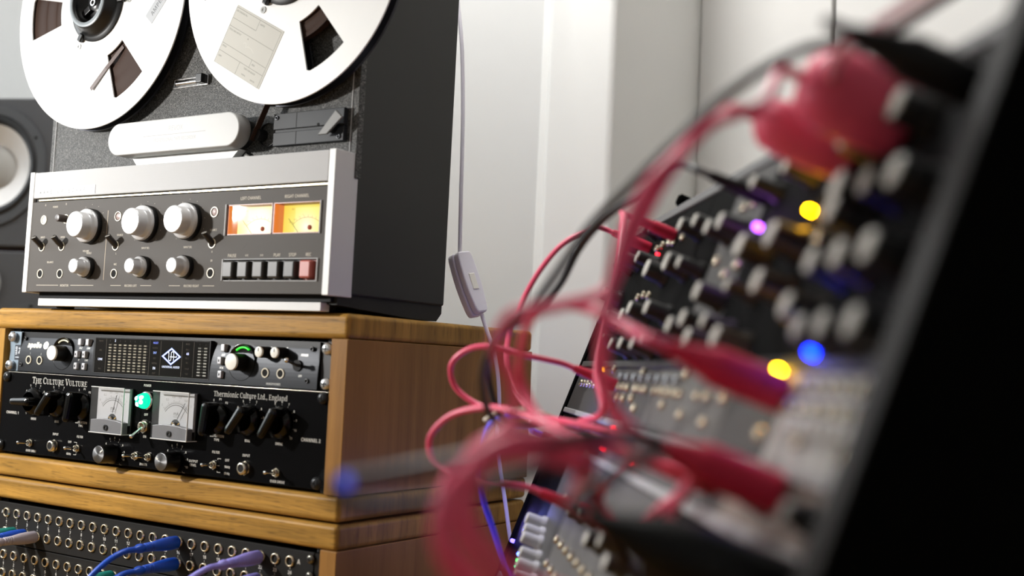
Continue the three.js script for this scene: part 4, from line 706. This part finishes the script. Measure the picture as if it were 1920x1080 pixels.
synthCable('blurred pink patch cable forming the middle of the thick bundle at the bottom', PK, 2.9, [null, null], [Q5(560, -12, 3), Q5(558, -11, 30), A(1130, 838, 430), A(1030, 820, 410), A(930, 835, 395), A(865, 890, 385), A(850, 965, 380), A(885, 1050, 380), A(960, 1120, 390), A(1070, 1160, 410), Q5(640, -150, 30), Q5(650, -152, 3)]);
synthCable('blurred pink patch cable on the outer left of the thick bundle at the bottom', PK, 2.9, [null, null], [Q5(520, -52, 3), Q5(518, -50, 30), A(1090, 880, 430), A(1000, 850, 405), A(905, 865, 390), A(840, 920, 380), A(822, 1000, 375), A(850, 1080, 378), A(930, 1150, 390), A(1060, 1190, 410), Q5(650, -140, 30), Q5(660, -142, 3)]);
synthCable('blurred black patch cable arching over the pink ones at the top', 0x1c1b1d, 2.4, [[708, 161, fatProf, 0x0c0c0d], null], [A(1590, 78, 450), A(1500, 95, 455), A(1390, 158, 470), A(1280, 255, 500), A(1180, 350, 560), A(1100, 430, 600), A(1035, 525, 600), A(985, 590, 600), A(930, 640, 640), A(905, 720, 700), A(930, 790, 740), A(1010, 822, 760), Q5(330, -10, 30), Q5(345, -8, 3)]);
synthCable('black patch cable with a sharp black plug near the top rail', 0x171618, 2.2, [[453, 158, slimProf, 0x0c0c0d], null], [A(1270, 312, 700), A(1210, 355, 730), A(1135, 410, 770), A(1085, 470, 800), A(1050, 535, 800), A(1000, 590, 800), A(935, 625, 820), A(915, 700, 850), A(950, 790, 850), Q5(240, -4, 25), Q5(252, -8, 3)]);
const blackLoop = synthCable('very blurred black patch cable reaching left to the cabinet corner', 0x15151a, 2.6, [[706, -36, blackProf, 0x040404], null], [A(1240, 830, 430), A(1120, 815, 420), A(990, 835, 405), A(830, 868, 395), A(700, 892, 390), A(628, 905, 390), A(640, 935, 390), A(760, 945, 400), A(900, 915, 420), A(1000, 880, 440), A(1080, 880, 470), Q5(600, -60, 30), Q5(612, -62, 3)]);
{ const p = at(648, 902, 388); part('led_or_glint', new THREE.SphereGeometry(2.6, 12, 8).translate(p.x, p.y, p.z), glow(0x222244, 0x4a62ff, 0.6), blackLoop, 'blue glint on the black cord, painted as a glowing ball'); }  // glint of blue light on the cord, painted as a small glowing ball
synthCable('blue patch cable lit by the blue lights, with a small black plug', 0x2430ee, 2.2, [[190, -22, slimProf, 0x0a0a0c], null], [A(1000, 786, 870), A(960, 779, 880), A(922, 793, 890), A(903, 835, 900), A(899, 885, 905), A(906, 935, 905), A(924, 990, 900), A(945, 1050, 890), A(975, 1120, 880), Q5(30, -190, 25), Q5(40, -200, 3)]);
synthCable('loose end of a cream patch cable just above the blue one', 0xd9cdbb, 2.1, [null, null], [Q5(205, -10, 3), Q5(200, -8, 24), A(1005, 772, 860), A(952, 768, 870), A(928, 776, 872), A(909, 789, 875)]);
synthCable('taut dark brown patch cable leaving the picture at the upper right', 0x4a2a2a, 2.0, [null, null], [Q5(600, 174, 3), Q5(600, 176, 14), A(1600, 112, 500), A(1690, 52, 500), A(1790, -12, 500), A(1920, -95, 500), A(2050, -170, 490)]);
synthCable('very blurred pink patch cable beside the dark brown one at the upper right', 0xd27e88, 2.6, [null, null], [Q5(590, 172, 3), Q5(590, 174, 14), A(1580, 98, 440), A(1650, 48, 420), A(1745, -16, 400), A(1880, -105, 390), A(2020, -190, 385)]);

renderer.render(scene, camera);
